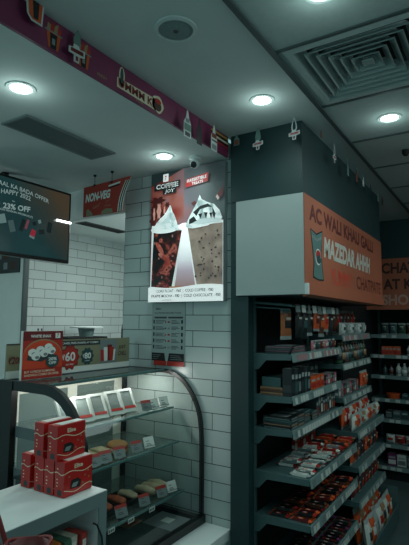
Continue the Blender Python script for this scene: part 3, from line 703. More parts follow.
for yy in (1.62, 2.06):
    l = bpy.data.lights.new('case_fill', 'POINT'); l.energy = 1.0; l.shadow_soft_size = .02; l.color = (1, .98, .93)  # unseen point lights added to brighten the doors and food
    o = bpy.data.objects.new('case_fill', l); COL.objects.link(o); o.location = (-1.78, yy, 1.225)

# things on the top shelf of the case: pale framed packets, then two bare price cards
M_clear = pm('packet_window', (122, 134, 130), 0.2)
def packet():
    t = thing('snack_packet', '', 'packet', (0, 0, 0))
    b = MB(pm('packet_card', (196, 204, 198), .5)); w_, h_ = .092, .132; f = .013
    b.box(-w_/2, -w_/2 + f, -.006, .006, 0, h_); b.box(w_/2 - f, w_/2, -.006, .006, 0, h_); b.box(-w_/2 + f, w_/2 - f, -.006, .006, h_ - f, h_); b.box(-w_/2 + f, w_/2 - f, -.006, .006, 0, f * 1.5)
    b.build('card_frame', t)
    MB(M_clear).box(-w_/2 + f, w_/2 - f, -.002, .003, f * 1.5, h_ - f).build('window', t)
    m = MB(M_red); m.box(-w_/2 + f, w_/2 - f * .6, -.0085, -.006, f * 1.5, f * 2.6); m.build('red_label', t)
    return t
pk = packet(); first = True
z = SH[0][0] + .007
pl = ['leftmost', 'second from left', 'middle one', 'second from right', 'rightmost']
for i, y in enumerate((1.555, 1.655, 1.755, 1.872, 1.972)):
    lab = '%s of five white framed packets leaning on the top glass shelf' % pl[i]
    loc = (-1.722, y, z + .007); rot = (R(-31), 0, R(80))
    if i == 0: pk.location = loc; pk.rotation_euler = rot; pk['label'] = lab; pk['group'] = 'framed packets on the top glass shelf'
    else: dup(pk, loc, rot, lab, 'framed packets on the top glass shelf')
def price_card(head):
    t = thing('price_card', '', 'price card', (0, 0, 0))
    m = MB(M_white2 if head is None else M_grey); m.prism([(-.002, -.033, 0), (-.002, .033, 0), (-.002, .033, .056), (-.002, -.033, .056)], (.003, 0, 0)); m.build('card', t)
    p = MB(M_grey if head is None else head)
    p.poly([(.0016, -.033, .040 if head else .006), (.0016, .033, .040 if head else .006), (.0016, .033, .056 if head else .010), (.0016, -.033, .056 if head else .010)])
    p.mat(M_dgrey); [p.poly([(.0018, -.02, z_), (.0018, .012 - .006 * q, z_), (.0018, .012 - .006 * q, z_ + .003), (.0018, -.02, z_ + .003)]) for q, z_ in enumerate((.012, .019, .033))]
    p.build('print', t)
    MB(M_steel).box(-.012, .0, -.012, .012, -.003, .0).build('clip', t)
    return t
pc_red = price_card(M_red); pc_pl = price_card(None)
used = {}
def card(proto, loc, lab, rz=-14):
    rot = (0, R(-24), R(rz))
    if proto.name not in used:
        used[proto.name] = 1; proto.location = loc; proto.rotation_euler = rot; proto['label'] = lab; return proto
    return dup(proto, loc, rot, lab)
zc = .018
for y, lab in ((1.60, 'first'), (1.705, 'second'), (1.80, 'third')):
    pass
card(pc_pl, (-1.66, 2.10, SH[0][0] + zc), 'plain pale price card on the top glass shelf, right of the framed packets')
card(pc_pl, (-1.66, 2.195, SH[0][0] + zc), 'plain pale price card at the right end of the top glass shelf')
card(pc_red, (-1.662, 2.04, SH[0][0] + zc), 'red-headed price card on the top glass shelf')
for y, lab in ((1.625, 'left'), (1.70, 'middle'), (1.795, 'right')):
    card(pc_red, (-1.625, y, SH[1][0] + zc), 'red-headed price card on the %s sandwich of the middle glass shelf' % lab)
card(pc_red, (-1.625, 1.925, SH[1][0] + zc), 'red-headed price card beside the round bun on the middle glass shelf')
card(pc_pl, (-1.625, 2.025, SH[1][0] + zc), 'plain pale price card at the right of the middle glass shelf')
for y, lab in ((1.775, 'at the left end of the dark tray'), (1.945, 'at the right end of the dark tray'), (2.09, 'before the pale wraps')):
    card(pc_red, (-1.585, y, SH[2][0] + zc), 'red-headed price card %s on the bottom glass shelf' % lab)
card(pc_pl, (-1.585, 2.18, SH[2][0] + zc), 'plain pale price card at the right end of the bottom glass shelf')
for k, y in enumerate((1.685, 1.82, 1.98)):
    tt = thing('shelf_tag', '%s small white price strip on the bottom glass shelf edge, from the left' % ORD[k], 'price tag', (-1.5695, y, SH[2][0] - .014), group='white price strips on the bottom shelf edge')
    m = MB(M_white2).box(0, .0015, -.022, .022, -.004, .018); m.build('strip', tt)
    p = MB(M_dgrey); [p.box(.0015, .0018, -.018 + q * .012, -.010 + q * .012, .001, .012) for q in range(3)]; p.build('print', tt)

# food
M_bread = pm('bread', (206, 186, 148), 0.8, noise=0.15, scale=60); M_fill = pm('filling', (150, 92, 60), 0.7, noise=.3, scale=80); M_crust = pm('bun_crust', (196, 140, 84), 0.6, noise=.12, scale=30)
M_film = pm('wrap_paper', (196, 176, 146), 0.5, noise=.08, scale=40); M_salad = pm('salad', (84, 104, 62), .7, noise=.3, scale=70)
def sandwich():
    t = thing('sandwich', '', 'sandwich', (0, 0, 0))
    m = MB(M_bread); m.prism([(0, -.035, 0), (.115, -.035, 0), (.115, -.035, .018), (0, -.035, .018)], (0, .07, 0)); m.build('bread_slice', t, bevel=.004)
    MB(M_fill).box(.004, .118, -.036, .036, .018, .028).build('filling', t, bevel=.003)
    m = MB(M_bread); m.prism([(0, -.035, .028), (.115, -.035, .028), (.105, -.035, .048), (.01, -.035, .048)], (0, .07, 0)); m.build('bread_slice', t, bevel=.005)
    return t
sw_ = sandwich()
for i, (y, lab) in enumerate(((1.59, 'leftmost'), (1.675, 'middle'), (1.765, 'rightmost'))):
    loc = (-1.775, y, SH[1][0] + .0085); lab = '%s of three pale sandwiches on the middle glass shelf' % lab
    if i == 0: sw_.location = loc; sw_.rotation_euler = (0, 0, R(-8)); sw_['label'] = lab; sw_['group'] = 'sandwiches on the middle glass shelf'
    else: dup(sw_, loc, (0, 0, R(-8)), lab, 'sandwiches on the middle glass shelf')
t = thing('bun', 'round filled bun with a red filling on the middle glass shelf', 'bun', (-1.73, 1.885, SH[1][0] + .0085))
m = MB(M_crust); m.sm = True; m.lathe([(.02, 0), (.052, .003), (.056, .012), (.05, .022)], 24).build('bottom_half', t)
MB(M_red).lathe([(.05, .022), (.058, .026), (.055, .032), (.04, .033)], 24).build('filling', t)
m = MB(M_crust); m.sm = True; m.lathe([(.054, .032), (.056, .040), (.046, .052), (.024, .060), (.001, .062)], 24).build('top_half', t)
# dark tray with four portions
t = thing('serving_tray', 'black serving tray on the bottom glass shelf', 'tray', (-1.74, 1.845, SH[2][0] + .0085))
m = MB(M_black); m.box(-.075, .075, -.19, .19, 0, .004)
for a in ((-.078, -.074, -.19, .19), (.074, .078, -.19, .19)): m.box(*a, 0, .024)
for a in ((-.078, .078, -.194, -.19), (-.078, .078, .19, .194), (-.074, .074, -.002, .002)): m.box(*a, 0, .024)
m.build('tray', t)
M_tikka = pm('roast_filling', (178, 86, 56), .6, noise=.35, scale=50)
for k, (y, mt, nm, lb) in enumerate(((-.145, M_tikka, 'roll', 'leftmost orange-brown roll in the black serving tray'), (-.05, M_tikka, 'roll', 'second orange-brown roll in the black serving tray'), (.05, M_tikka, 'roll', 'third orange-brown roll in the black serving tray'), (.14, M_film, 'wrap', 'pale wrap at the right end inside the black serving tray'))):
    m = MB(mt); m.sm = True; m.tube([(-.06, 0, .0), (-.05, 0, .0), (0, .004, .003), (.05, 0, .0), (.06, 0, .0)], [.007, .015, .018, .015, .007], 10)
    o = m.build('filling_roll' if nm == 'roll' else 'paper_wrap', loc=(-1.74, 1.845 + y, SH[2][0] + .031)); tag(o, lb, 'roll' if nm == 'roll' else 'wrap'); o.scale = (1, 1.6, 1)
for k, y in enumerate((2.085, 2.145, 2.20)):
    m = MB(M_film); m.sm = True; m.tube([(-.075, 0, .0), (-.06, 0, 0), (0, 0, .006), (.05, 0, .002), (.07, 0, 0)], [.009, .020, .024, .020, .010], 10)
    o = m.build('paper_wrap', loc=(-1.70, y, SH[2][0] + .0285)); tag(o, '%s of three pale wraps at the right of the bottom glass shelf' % ('left', 'middle', 'right')[k], 'wrap', 'pale wraps on the bottom glass shelf')
# papers on the deck
t = thing('paper_card', 'brown printed card lying on the case floor', 'card', (-1.80, 2.02, CZ + .0145)); MB(M_tan).box(-.09, .09, -.06, .06, 0, .002).build('sheet', t)
p = MB(M_brown).box(-.07, .02, -.05, .04, .002, .0024); p.mat(M_red).box(.03, .075, -.03, .03, .002, .0024); p.build('print', t)
t = thing('paper_card', 'grey-green printed sheet lying at the right of the case floor', 'card', (-1.60, 2.15, CZ + .0145)); MB(M_grey).box(-.10, .10, -.09, .09, 0, .002).build('sheet', t)
p = MB(M_white2).box(-.03, .03, -.02, .04, .002, .0024); p.build('print', t)

# ------------------------------------------------------------------ signs standing on the case
def topsign(name, label, x, y0, y1, h, lean=.0, mat=M_khaki):
    t = thing(name, label, 'sign', (x, y0, CT + .0065))
    m = MB(mat); m.prism([(0, 0, 0), (0, y1 - y0, 0), (lean, y1 - y0, h), (lean, 0, h)], (-.006, 0, 0)); m.build('board', t)
    MB(M_grey).box(-.03, .012, .0, y1 - y0, -.003, .0).build('foot', t)
    return t
x = -2.005
t = topsign('price_sign', 'long khaki price sign with red and dark price bursts on the glass case', x, 1.62, 2.27, .176)
L_ = 2.27 - 1.62; p = MB(); f = .0008
def ysq(mat, y0, y1, z0, z1, dx=0): p.mat(mat).poly([(f + dx, y0, z0), (f + dx, y1, z0), (f + dx, y1, z1), (f + dx, y0, z1)])
ysq(M_white2, 0, L_, 0, .03); ysq(M_dgrey, 0, .40, .142, .170); p.mat(M_white2).text('BUY ANY 2 CAKES, FRIES SHAKES AT COMBO', (f + .0005, .02, .150), UY, UZ, .36, .012)
def burst(cy_, cz_, r, mat, n=10):
    p.mat(mat).poly([(f + .0004, cy_ + r * (1 + .09 * math.cos(n * a)) * math.cos(a), cz_ + r * (1 + .09 * math.cos(n * a)) * math.sin(a)) for a in [2 * math.pi * k / 80 for k in range(80)]])
burst(.170, .080, .064, M_redd); f += .0002; burst(.170, .080, .057, M_red); f += .0002; p.mat(M_white2).text('₹', (f + .001, .118, .068), UY, UZ, .016, .03); p.mat(M_white2).text('60', (f + .001, .137, .060), UY, UZ, .070, .050, bold=.03); p.mat(M_white2).text('ANY TWO', (f + .001, .142, .038), UY, UZ, .055, .009)
burst(.297, .080, .046, M_teal); p.mat(M_white2).text('₹', (f + .001, .263, .072), UY, UZ, .012, .022); p.mat(M_white2).text('80', (f + .001, .275, .066), UY, UZ, .050, .034, bold=.03); p.mat(M_white2).text('COMBO', (f + .001, .277, .052), UY, UZ, .04, .006)
ysq(M_grey, .395, .535, .03, .170)
for k, (a, c_) in enumerate(((.405, M_red), (.43, M_white2), (.46, M_redd), (.49, M_white2), (.475, M_red))):
    p.mat(c_).poly([(f + .0005 + .0003 * k, a, .045), (f + .0005 + .0003 * k, a + .026, .045), (f + .0005 + .0003 * k, a + .034, .11 + .014 * (k % 3)), (f + .0005 + .0003 * k, a - .006, .11 + .014 * (k % 3))])
p.mat(M_brown).text('JUST', (f + .0006, .55, .105), UY, UZ, .06, .026, slant=.2); p.mat(M_brown).text('CHILL', (f + .0006, .545, .07), UY, UZ, .075, .026, slant=.2)
p.build('print', t)
t = topsign('price_sign', 'khaki price sign with red lettering behind the red snack card at the left', x - .012, 1.06 + .35, 1.60, .165)
p = MB(); L_ = .19; ysq(M_white2, 0, L_, 0, .035); ysq(M_dgrey, 0, L_, .158, .165); p.mat(M_redd).text('₹200', (f + .0005, .008, .068), UY, UZ, .075, .036, slant=.2); p.build('print', t)
# red card
t = thing('menu_card', 'upright red snack card with pale dumplings on top of the glass case', 'card', (-1.925, 1.428, CT + .0045), R(-3))
cw, ch = .188, .230
MB(M_white2).box(-.014, 0, 0, .230, 0, ch).build('stand', t)
p = MB(M_red); n_before = len(p.v); ysq(M_red, .002, cw, .002, ch - .001); f += .0003
ysq(M_redd, .002, cw, ch * .80, ch - .001); 
def ep(mat, cy_, cz_, ry, rz, dx, n=24, a0=0, a1=6.2832, wob=0): p.mat(mat).poly([(f + dx, cy_ + ry * (1 + wob * math.cos(7 * a)) * math.cos(a), cz_ + rz * (1 + wob * math.cos(7 * a)) * math.sin(a)) for a in [a0 + (a1 - a0) * k / n for k in range(n)]])
ep(M_tan, cw / 2, ch * .46, cw * .49, ch * .37, .0003, 30); ep(pm('card_orange', (206, 66, 34)), cw / 2, ch * .44, cw * .485, ch * .36, .0006, 30); ysq(pm('card_orange', (206, 66, 34)), .002, cw, .002, ch * .40, .0008); ysq(M_red, .002, cw, .002, ch * .22, .0009)
p.mat(M_dgrey).poly([(f + .0012, .02, ch * .40), (f + .0012, .09, ch * .35), (f + .0012, .155, ch * .55), (f + .0012, .15, ch * .66), (f + .0012, .09, ch * .68), (f + .0012, .03, ch * .58)])
for k, (a, b_) in enumerate(((.045, .55), (.08, .60), (.118, .65), (.06, .47), (.098, .53), (.132, .58))):
    ep(M_white2, a, b_ * ch, .020, .019, .0015 + k * .0003, 18, wob=.03); ep(M_grey, a + .006, b_ * ch - .006, .010, .008, .0016 + k * .0003, 12)
ep(M_teal, .138, ch * .36, .032, .032, .0042, 24, wob=.03); p.mat(M_white2).text('20%', (f + .0046, .118, ch * .365), UY, UZ, .040, .016, bold=.03); p.mat(M_white2).text('OFF', (f + .0046, .120, ch * .285), UY, UZ, .036, .014, bold=.03)
p.mat(M_white2).text('WHITE SNAX', (f + .0005, .035, ch * .86), UY, UZ, .095, .014, bold=.03)
p.mat(M_white2).poly([(f + .0005, .150, ch * .84), (f + .0005, .174, ch * .84), (f + .0005, .174, ch * .95), (f + .0005, .150, ch * .95)]); p.mat(M_red).text('7', (f + .0009, .157, ch * .86), UY, UZ, .010, .018, bold=.03)
p.mat(M_cream).text('BUY 12 PIECES DUMPLING', (f + .0012, .012, ch * .135), UY, UZ, .14, .011); p.mat(M_cream).text('SANDWICH COMBO ON OFFER', (f + .0012, .012, ch * .065), UY, UZ, .16, .011)
p.v = [(x_, y_ * .230 / .188, z_) for x_, y_, z_ in p.v]; p.build('print', t)
MB(M_dgrey).box(-.010, -.006, .085, .091, ch, ch + .012).build('clip', t); MB(M_dgrey).box(-.010, -.006, .105, .111, ch, ch + .012).build('clip', t)

# ------------------------------------------------------------------ white counter with niche
KX0, KX1, KY0, KY1, KZ = -1.665, -1.332, 0.35, 1.398, 0.90
t = thing('white_counter', 'white checkout counter with an open niche in its front', 'counter', (KX1, KY1, 0))
dx_, dy_ = KX0 - KX1, KY0 - KY1
MB(M_white).box(dx_, 0, dy_, 0, KZ - .052, KZ).build('worktop', t, bevel=.002)
MB(M_cshade).box(0, .003, dy_, .0, KZ - .052, KZ - .002).build('front_rail_shade', t)  # this and the next two: thin sheets carrying the counter's painted shade
MB(M_cshade).box(dx_, .0, .0, .003, 0, KZ - .002).build('end_shade', t)
MB(M_cshade).box(0, .003, -.042, 0, 0, KZ - .052).build('front_stile_shade', t)
MB(M_white).box(dx_, 0, -.042, 0, 0, KZ - .052).build('end_panel', t)
MB(M_white).box(dx_, 0, dy_, dy_ + .042, 0, KZ - .052).build('end_panel', t)
MB(pm('niche_back', (96, 70, 58), 0.6)).box(dx_ + .004, dx_ + .018, dy_ + .042, -.042, .02, KZ - .052).build('back_panel', t)
MB(M_white).box(dx_ + .018, -.01, dy_ + .042, -.042, .66, .69).build('niche_shelf', t)
MB(M_white).box(-.03, -.012, dy_ + .042, -.042, 0, .66).build('front_panel', t)
MB(M_black).tube([(.004, -.07, .80), (.008, -.055, .79), (.010, -.03, .74), (.008, -.012, .64), (.006, -.006, .50)], .0035, 6).build('cable_trim', t)
# cartons of treats on the counter
M_carton = pm('carton_red', (178, 34, 30), 0.32, noise=.05, scale=30); M_cartond = pm('carton_shadow_red', (140, 26, 26), 0.4)
def carton():
    t = thing('snack_carton', '', 'carton', (0, 0, 0))
    w_, d_, h_ = .142, .052, .127
    MB(M_carton).box(-d_, 0, 0, w_, 0, h_).build('box', t, bevel=.002)
    MB(M_white2).box(-d_ * .80, -d_ * .12, .022, w_ - .004, h_, h_ + .0015).build('top_flap', t)
    p = MB(); q = .0006
    def wave(mat, z0, amp, th_, off):
        for k in range(16):
            a = k / 16; b_ = (k + 1) / 16
            za = z0 + amp * math.sin(a * 7 + off); zb = z0 + amp * math.sin(b_ * 7 + off)
            p.mat(mat).poly([(q, a * w_, za), (q, b_ * w_, zb), (q, b_ * w_, zb + th_), (q, a * w_, za + th_)])
    wave(M_cream, .082, .006, .003, 0); wave(M_cream, .018, .007, .0025, 2)
    p.mat(M_cream).text('Elite', (q, .048, .095), UY, UZ, .042, .016, bold=.03)
    p.mat(M_blackm).poly([(q * 1.4, .030, .026), (q * 1.4, .080, .022), (q * 1.4, .084, .046), (q * 1.4, .066, .058), (q * 1.4, .034, .056)])
    p.mat(M_grey).poly([(q * 1.8, .036, .030), (q * 1.8, .060, .028), (q * 1.8, .070, .044), (q * 1.8, .044, .044)])
    p.mat(M_tan); [p.poly([(q, a, b_), (q, a + .008, b_), (q, a + .006, b_ + .006), (q, a + .001, b_ + .006)]) for a, b_ in ((.09, .03), (.10, .055), (.12, .045), (.115, .07), (.02, .068), (.125, .025))]
    # narrow end facing the camera
    for k in range(6):
        a = -d_ + d_ * k / 6; b_ = a + d_ / 6
        za = .082 + .004 * math.sin(k * 1.1); zb = .082 + .004 * math.sin((k + 1) * 1.1)
        p.mat(M_cream).poly([(a, -q, za), (b_, -q, zb), (b_, -q, zb + .003), (a, -q, za + .003)])
    p.mat(M_dgrey).poly([(-.034, -q, .006), (-.012, -q, .006), (-.012, -q, .022), (-.023, -q, .028), (-.034, -q, .022)])
    p.mat(M_cream); [p.poly([(-.040, -q, z_), (-.034 + .004 * (k % 2), -q, z_), (-.034, -q, z_ + .004), (-.040, -q, z_ + .004)]) for k, z_ in enumerate((.036, .048, .060, .098))]
    p.build('print', t); return t
ct = carton(); G2 = 'red cartons stacked on the white counter'
for i, (cx_, cy_, cz_, rz, lab) in enumerate(((-1.392, 1.238, KZ + .001, 1, 'red snack carton at the front right of the lower row on the white counter'),
        (-1.448, 1.236, KZ + .001, 1, 'red snack carton second from the front in the lower row on the white counter'), (-1.506, 1.237, KZ + .001, 1, 'red snack carton third from the front in the lower row on the white counter'),
        (-1.584, 1.236, KZ + .001, 1, 'red snack carton at the back left of the lower row on the white counter'),
        (-1.418, 1.222, KZ + .1305, 2, 'red snack carton in front on top of the stack on the white counter'), (-1.50, 1.226, KZ + .1305, 2, 'red snack carton behind on top of the stack on the white counter'))):
    if i == 0: ct.location = (cx_, cy_, cz_); ct.rotation_euler = (0, 0, R(rz)); ct['label'] = lab; ct['group'] = G2
    else: dup(ct, (cx_, cy_, cz_), (0, 0, R(rz)), lab, G2)
# little packets in the niche
cols = [(176, 52, 44), (190, 186, 170), (70, 110, 90), (200, 120, 60), (150, 40, 52), (196, 196, 188)]
for k in range(8):
    m = MB(pm('niche_pack%d' % (k % 6), cols[k % 6], .35)); m.box(-.045, .045, -.016, .016, 0, .07); m.mat(M_white2).box(.0451, .0456, -.010, .010, .02, .05)
    o = m.build('sweet_packet', loc=(KX1 - .075 - .012 * (k % 2), KY1 - .085 - .036 * k, .6905)); o.rotation_euler = (0, 0, R(8 - 4 * (k % 5)))
    tag(o, '%s small sweet packet from the right inside the counter niche' % ORD[k], 'packet', 'sweet packets in the counter niche')

# ------------------------------------------------------------------ red bag on a stool at the lower left
t = thing('round_stool', 'black round stool carrying the red bag before the white counter', 'stool', (-1.163, .914, 0))
MB(M_blackm).lathe([(.02, .585), (.135, .585), (.14, .60), (.135, .62), (.02, .622)], 28).build('seat', t)
for k in range(4):
    a = math.pi / 4 + k * math.pi / 2
    MB(M_black).tube([(.09 * math.cos(a), .09 * math.sin(a), .586), (.125 * math.cos(a), .125 * math.sin(a), 0.0)], .010, 8).build('leg', t)
t = thing('bucket_bag', 'dark red bucket bag with an upright strap before the white counter', 'bag', (-1.163, .914, .6225))
M_bag = pm('bag_red', (104, 34, 34), 0.45, noise=.12, scale=24); M_bagd = pm('bag_strap_red', (120, 44, 42), 0.45)
m = MB(M_bag); m.sm = True; m.lathe([(.02, 0), (.078, .004), (.082, .04), (.074, .18), (.060, .295), (.054, .298), (.064, .18), (.070, .03), (.02, .012)], 26); m.build('body', t)
m = MB(M_bagd); m.sm = True; m.tube([(.060 * math.cos(2 * math.pi * k / 26), .060 * math.sin(2 * math.pi * k / 26), .298 + .008 * math.sin(4 * math.pi * k / 26)) for k in range(27)], .0055, 8); m.build('rim', t)
m = MB(M_bagd); m.sm = True; m.tube([(-.050, -.033, .24), (-.053, -.035, .30), (-.072, -.050, .37), (-.090, -.064, .43), (-.108, -.085, .49), (-.115, -.115, .515), (-.105, -.14, .49), (-.07, -.12, .40), (-.035, -.075, .32), (-.020, -.060, .28)], .0075, 8); m.build('strap', t)

# ------------------------------------------------------------------ staff side: back counter behind the case
t = thing('back_counter', 'white counter along the tiled wall behind the glass case', 'counter', (-3.895, 2.5, 0))
MB(M_steel).box(0, .55, 0, 2.2, .91, .95).build('worktop', t); MB(M_white).box(.01, .52, .02, 2.18, 0, .91).build('carcass', t)
t = thing('appliance', 'low black appliance behind the long price sign', 'appliance', (-3.62, 3.36, .951))
MB(M_black).box(-.18, .14, -.30, .30, 0, .42).build('body', t, bevel=.03); MB(M_blackm).box(-.16, .12, -.26, .26, .42, .435).build('lid', t)
t = thing('food_tub', 'clear plastic tub with a pale lid on the black appliance', 'tub', (-3.61, 3.43, 1.387))
MB(pm('tub_plastic', (140, 164, 162), 0.2)).lathe([(.07, 0), (.085, .085)], 20).build('body', t); MB(M_white).lathe([(.165, .085), (.168, .095), (.15, .102), (.02, .104)], 24).build('lid', t)
t = thing('tap', 'thin dark gooseneck tap standing by the end of the tiled opening', 'tap', (-3.62, 3.98, .951))
MB(M_black).tube([(0, 0, 0), (0, 0, .50), (.01, 0, .55), (.03, 0, .575), (.05, 0, .56), (.055, 0, .53)], .014, 8).build('spout', t); MB(M_black).lathe([(.03, 0), (.028, .02), (.016, .03)], 12).build('base', t)
t = thing('ceiling_vent', 'long dark slot grille on the kitchen ceiling seen through the opening', 'vent', (-3.37, 3.38, LC))
MB(M_dgrey).box(-.07, .07, -.3, .3, -.006, 0).build('frame', t); m = MB(M_blackm); [m.box(-.055 + k * .022, -.042 + k * .022, -.28, .28, -.008, -.006) for k in range(5)]; m.build('slots', t)
t = thing('ceiling_light', 'square light panel on the kitchen ceiling behind the poster wall', 'light', (-2.5, 3.5, LC))
MB(pm('panel_white', (244, 252, 250), .4, emit=4)).box(-.28, .28, -.28, .28, -.008, -.004).build('diffuser', t); MB(M_white).box(-.3, .3, -.3, .3, -.004, 0).build('frame', t)
area('aisle_fill', (0.35, 2.7, UC - .03), (0, R(24), 0), 1.2, 3.0, 26, (.78, 1, .98))  # unseen fill without a fitting, added to lift the aisle shadows
l = bpy.data.lights.new('kitchen_fill', 'POINT'); l.energy = 14; l.shadow_soft_size = .1; l.color = (.85, 1, .97)  # hidden fill added to brighten the kitchen ceiling, no fitting
o = bpy.data.objects.new('kitchen_fill', l); COL.objects.link(o); o.location = (-2.4, 3.6, 1.9)
l = bpy.data.lights.new('staff_fill', 'POINT'); l.energy = 7; l.shadow_soft_size = .1; l.color = (.85, 1, .97)  # out-of-view fill added to brighten the plain wall
o = bpy.data.objects.new('staff_fill', l); COL.objects.link(o); o.location = (-3.2, 0.9, 2.1)
area('kitchen_light', (-2.5, 3.5, LC - .03), (0, 0, 0), .55, .55, 16, (.9, 1, .97))

# ------------------------------------------------------------------ shelving bays
M_ticket = pm('price_ticket', (188, 194, 188), 0.5); M_ticketp = pm('price_ticket_rose', (160, 120, 124), 0.5); M_ticketg = pm('price_ticket_grey', (108, 124, 122), 0.5); M_slot = pm('slot_shadow', (20, 30, 31), .7)
def bay(name_label, y0, y1, levels, xb, far_panel):
    """levels: (top z, front x); shelves run along Y and face +X"""
    t = thing('shelf_unit', name_label, 'shelf', (xb, y0, 0)); L_ = y1 - y0
    MB(M_shelfd).box(-.006, 0, 0, L_, 0.02, 1.685).build('back_panel', t)
    for yy in (0.0, L_ - .028):
        m = MB(M_shelf); m.box(0, .03, yy, yy + .028, 0, 1.685)
        m.mat(M_slot); [m.box(.008, .022, yy - .0006, yy, z_, z_ + .022) for z_ in [k * .05 + .05 for k in range(32)]]
        m.build('upright', t)
    for k, (z, xf) in enumerate(levels):
        d = xf - xb
        s = MB(M_shelf).box(.03, d - .004, .004, L_ - .004, z - .012, z).build('shelf_board', t)
        for yy in (.001, L_ - .004):
            m = MB(M_shelf); m.prism([(.03, yy, z), (d - .004, yy, z), (d - .004, yy, z - .03), (.10, yy, z - .036), (.055, yy, z - .085), (.03, yy, z - .088)], (0, .003, 0)); m.build('bracket', s)
        m = MB(M_lip); m.prism([(d - .004, 0, z + .004), (d + .002, 0, z + .004), (d + .010, 0, z - .040), (d + .004, 0, z - .040)], (0, L_, 0)); m.build('price_rail', s)
        random.seed(k * 13 + int(y0 * 10)); yy = .02
        while yy < L_ - .06:
            w_ = random.choice((.03, .04, .05))
            if random.random() < .78:
                m = MB(M_ticketp if (k == 0 and random.random() < .4) else (M_ticket if random.random() < .75 else M_ticketg))
                m.poly([(d + .0105, yy, z - .036), (d + .0105, yy + w_ - .006, z - .036), (d + .006, yy + w_ - .006, z - .004), (d + .006, yy, z - .004)])
                m.build('price_ticket', s)
            yy += w_
    return t
XB = -1.193
L1 = [(1.380, -.945), (1.160, -.945), (.990, -.945), (.765, -.856), (.545, -.856), (.292, -.856)]
t = bay('near shelf bay full of sweets beside the green pillar', 2.335, 3.185, L1, XB, False)
MB(M_shelf).box(.03, .36, .003, .847, 0, .09).build('base_plinth', t)
m = MB(M_shelf); m.tube([(.03, .012, 1.655), (.243, .012, 1.636)], .007, 8); m.tube([(.03, .012, 1.630), (.235, .012, 1.616)], .004, 6); m.tube([(.243, .005, 1.634), (.243, .845, 1.634)], .006, 8); m.build('hanging_rail', t)
L2 = [(1.462, -.935), (1.268, -.935), (1.045, -.935), (.832, -.845), (.612, -.845), (.396, -.845)]
t = bay('second shelf bay further along, ending at the aisle corner', 3.195, 3.955, L2, XB, True)
MB(M_shelf).box(-.006, .04, .757, .762, 0.0, 1.685).build('end_panel', t)
m = MB(M_shelf); m.box(.03, .413, .003, .757, .07, .085); m.prism([(.413, .0, .06), (.438, .0, .06), (.446, .0, .185), (.438, .0, .185)], (0, .765, 0)); m.box(.03, .438, .757, .762, .06, .3); m.build('base_bin', t)
MB(M_blackm).box(.03, .40, .01, .75, 0, .07).build('kick_plate', t)

# far wall shelves facing the camera
FX0, FX1 = -1.195, 0.9
def farbay():
    t = thing('shelf_unit', 'long shelf run across the far wall under the orange sign', 'shelf', (FX0, 5.495, 0)); L_ = FX1 - FX0
    MB(M_shelfd).box(0, L_, -.02, 0, .02, 1.69).build('back_panel', t)
    for xx in (0, .66, 1.32, L_ - .03): MB(M_shelf).box(xx, xx + .03, -.05, -.02, 0, 1.69).build('upright', t)
    for k, (z, d) in enumerate(FL):
        s = MB(M_shelf).box(.0, L_, -d, -.05, z - .012, z).build('shelf_board', t)
        MB(M_lip).prism([(0, -d, z + .003), (0, -d - .004, z + .003), (0, -d - .008, z - .034), (0, -d - .002, z - .034)], (L_, 0, 0)).build('price_rail', s)
        random.seed(k); xx = .03
        while xx < .75:
            if random.random() < .7: MB(M_ticket).poly([(xx, -d - .0082, z - .03), (xx + .045, -d - .0082, z - .03), (xx + .045, -d - .0046, z - .002), (xx, -d - .0046, z - .002)]).build('price_ticket', s)
            xx += random.choice((.06, .08, .1))
    MB(M_blackm).box(0, L_, -.40, -.05, 0, .10).build('kick_plate', t)
FL = [(1.425, .38), (1.222, .40), (1.015, .40), (.785, .40), (.590, .42), (.345, .42), (.135, .44)]
farbay()

# ------------------------------------------------------------------ goods
def mk(base, mats):
    """a goods maker: returns a fresh object; later ones share its mesh"""
    return base
_goods = {}
def good(kind, key, builder, name, loc, rot, label, cat, group=None):
    k = (kind, key)
    if k not in _goods:
        o = builder().build(name); _goods[k] = o
    else:
        o = _goods[k].copy(); COL.objects.link(o)
    o.location = loc; o.rotation_euler = rot; tag(o, label, cat, group); return o
def col(n, rgb, rough=.35): return pm('goods_' + n, rgb, rough)
C = {'amber': (158, 92, 56), 'silver': (150, 160, 158), 'white': (200, 204, 196), 'black': (22, 28, 30), 'char': (46, 54, 56), 'teal': (50, 84, 84), 'red': (170, 42, 34), 'orange': (204, 84, 40), 'brown': (88, 52, 38), 'tan': (150, 116, 84),
     'pink': (176, 104, 116), 'green': (52, 84, 62), 'purple': (110, 46, 92), 'maroon': (92, 30, 30), 'grey': (104, 116, 116), 'yellow': (178, 146, 66)}
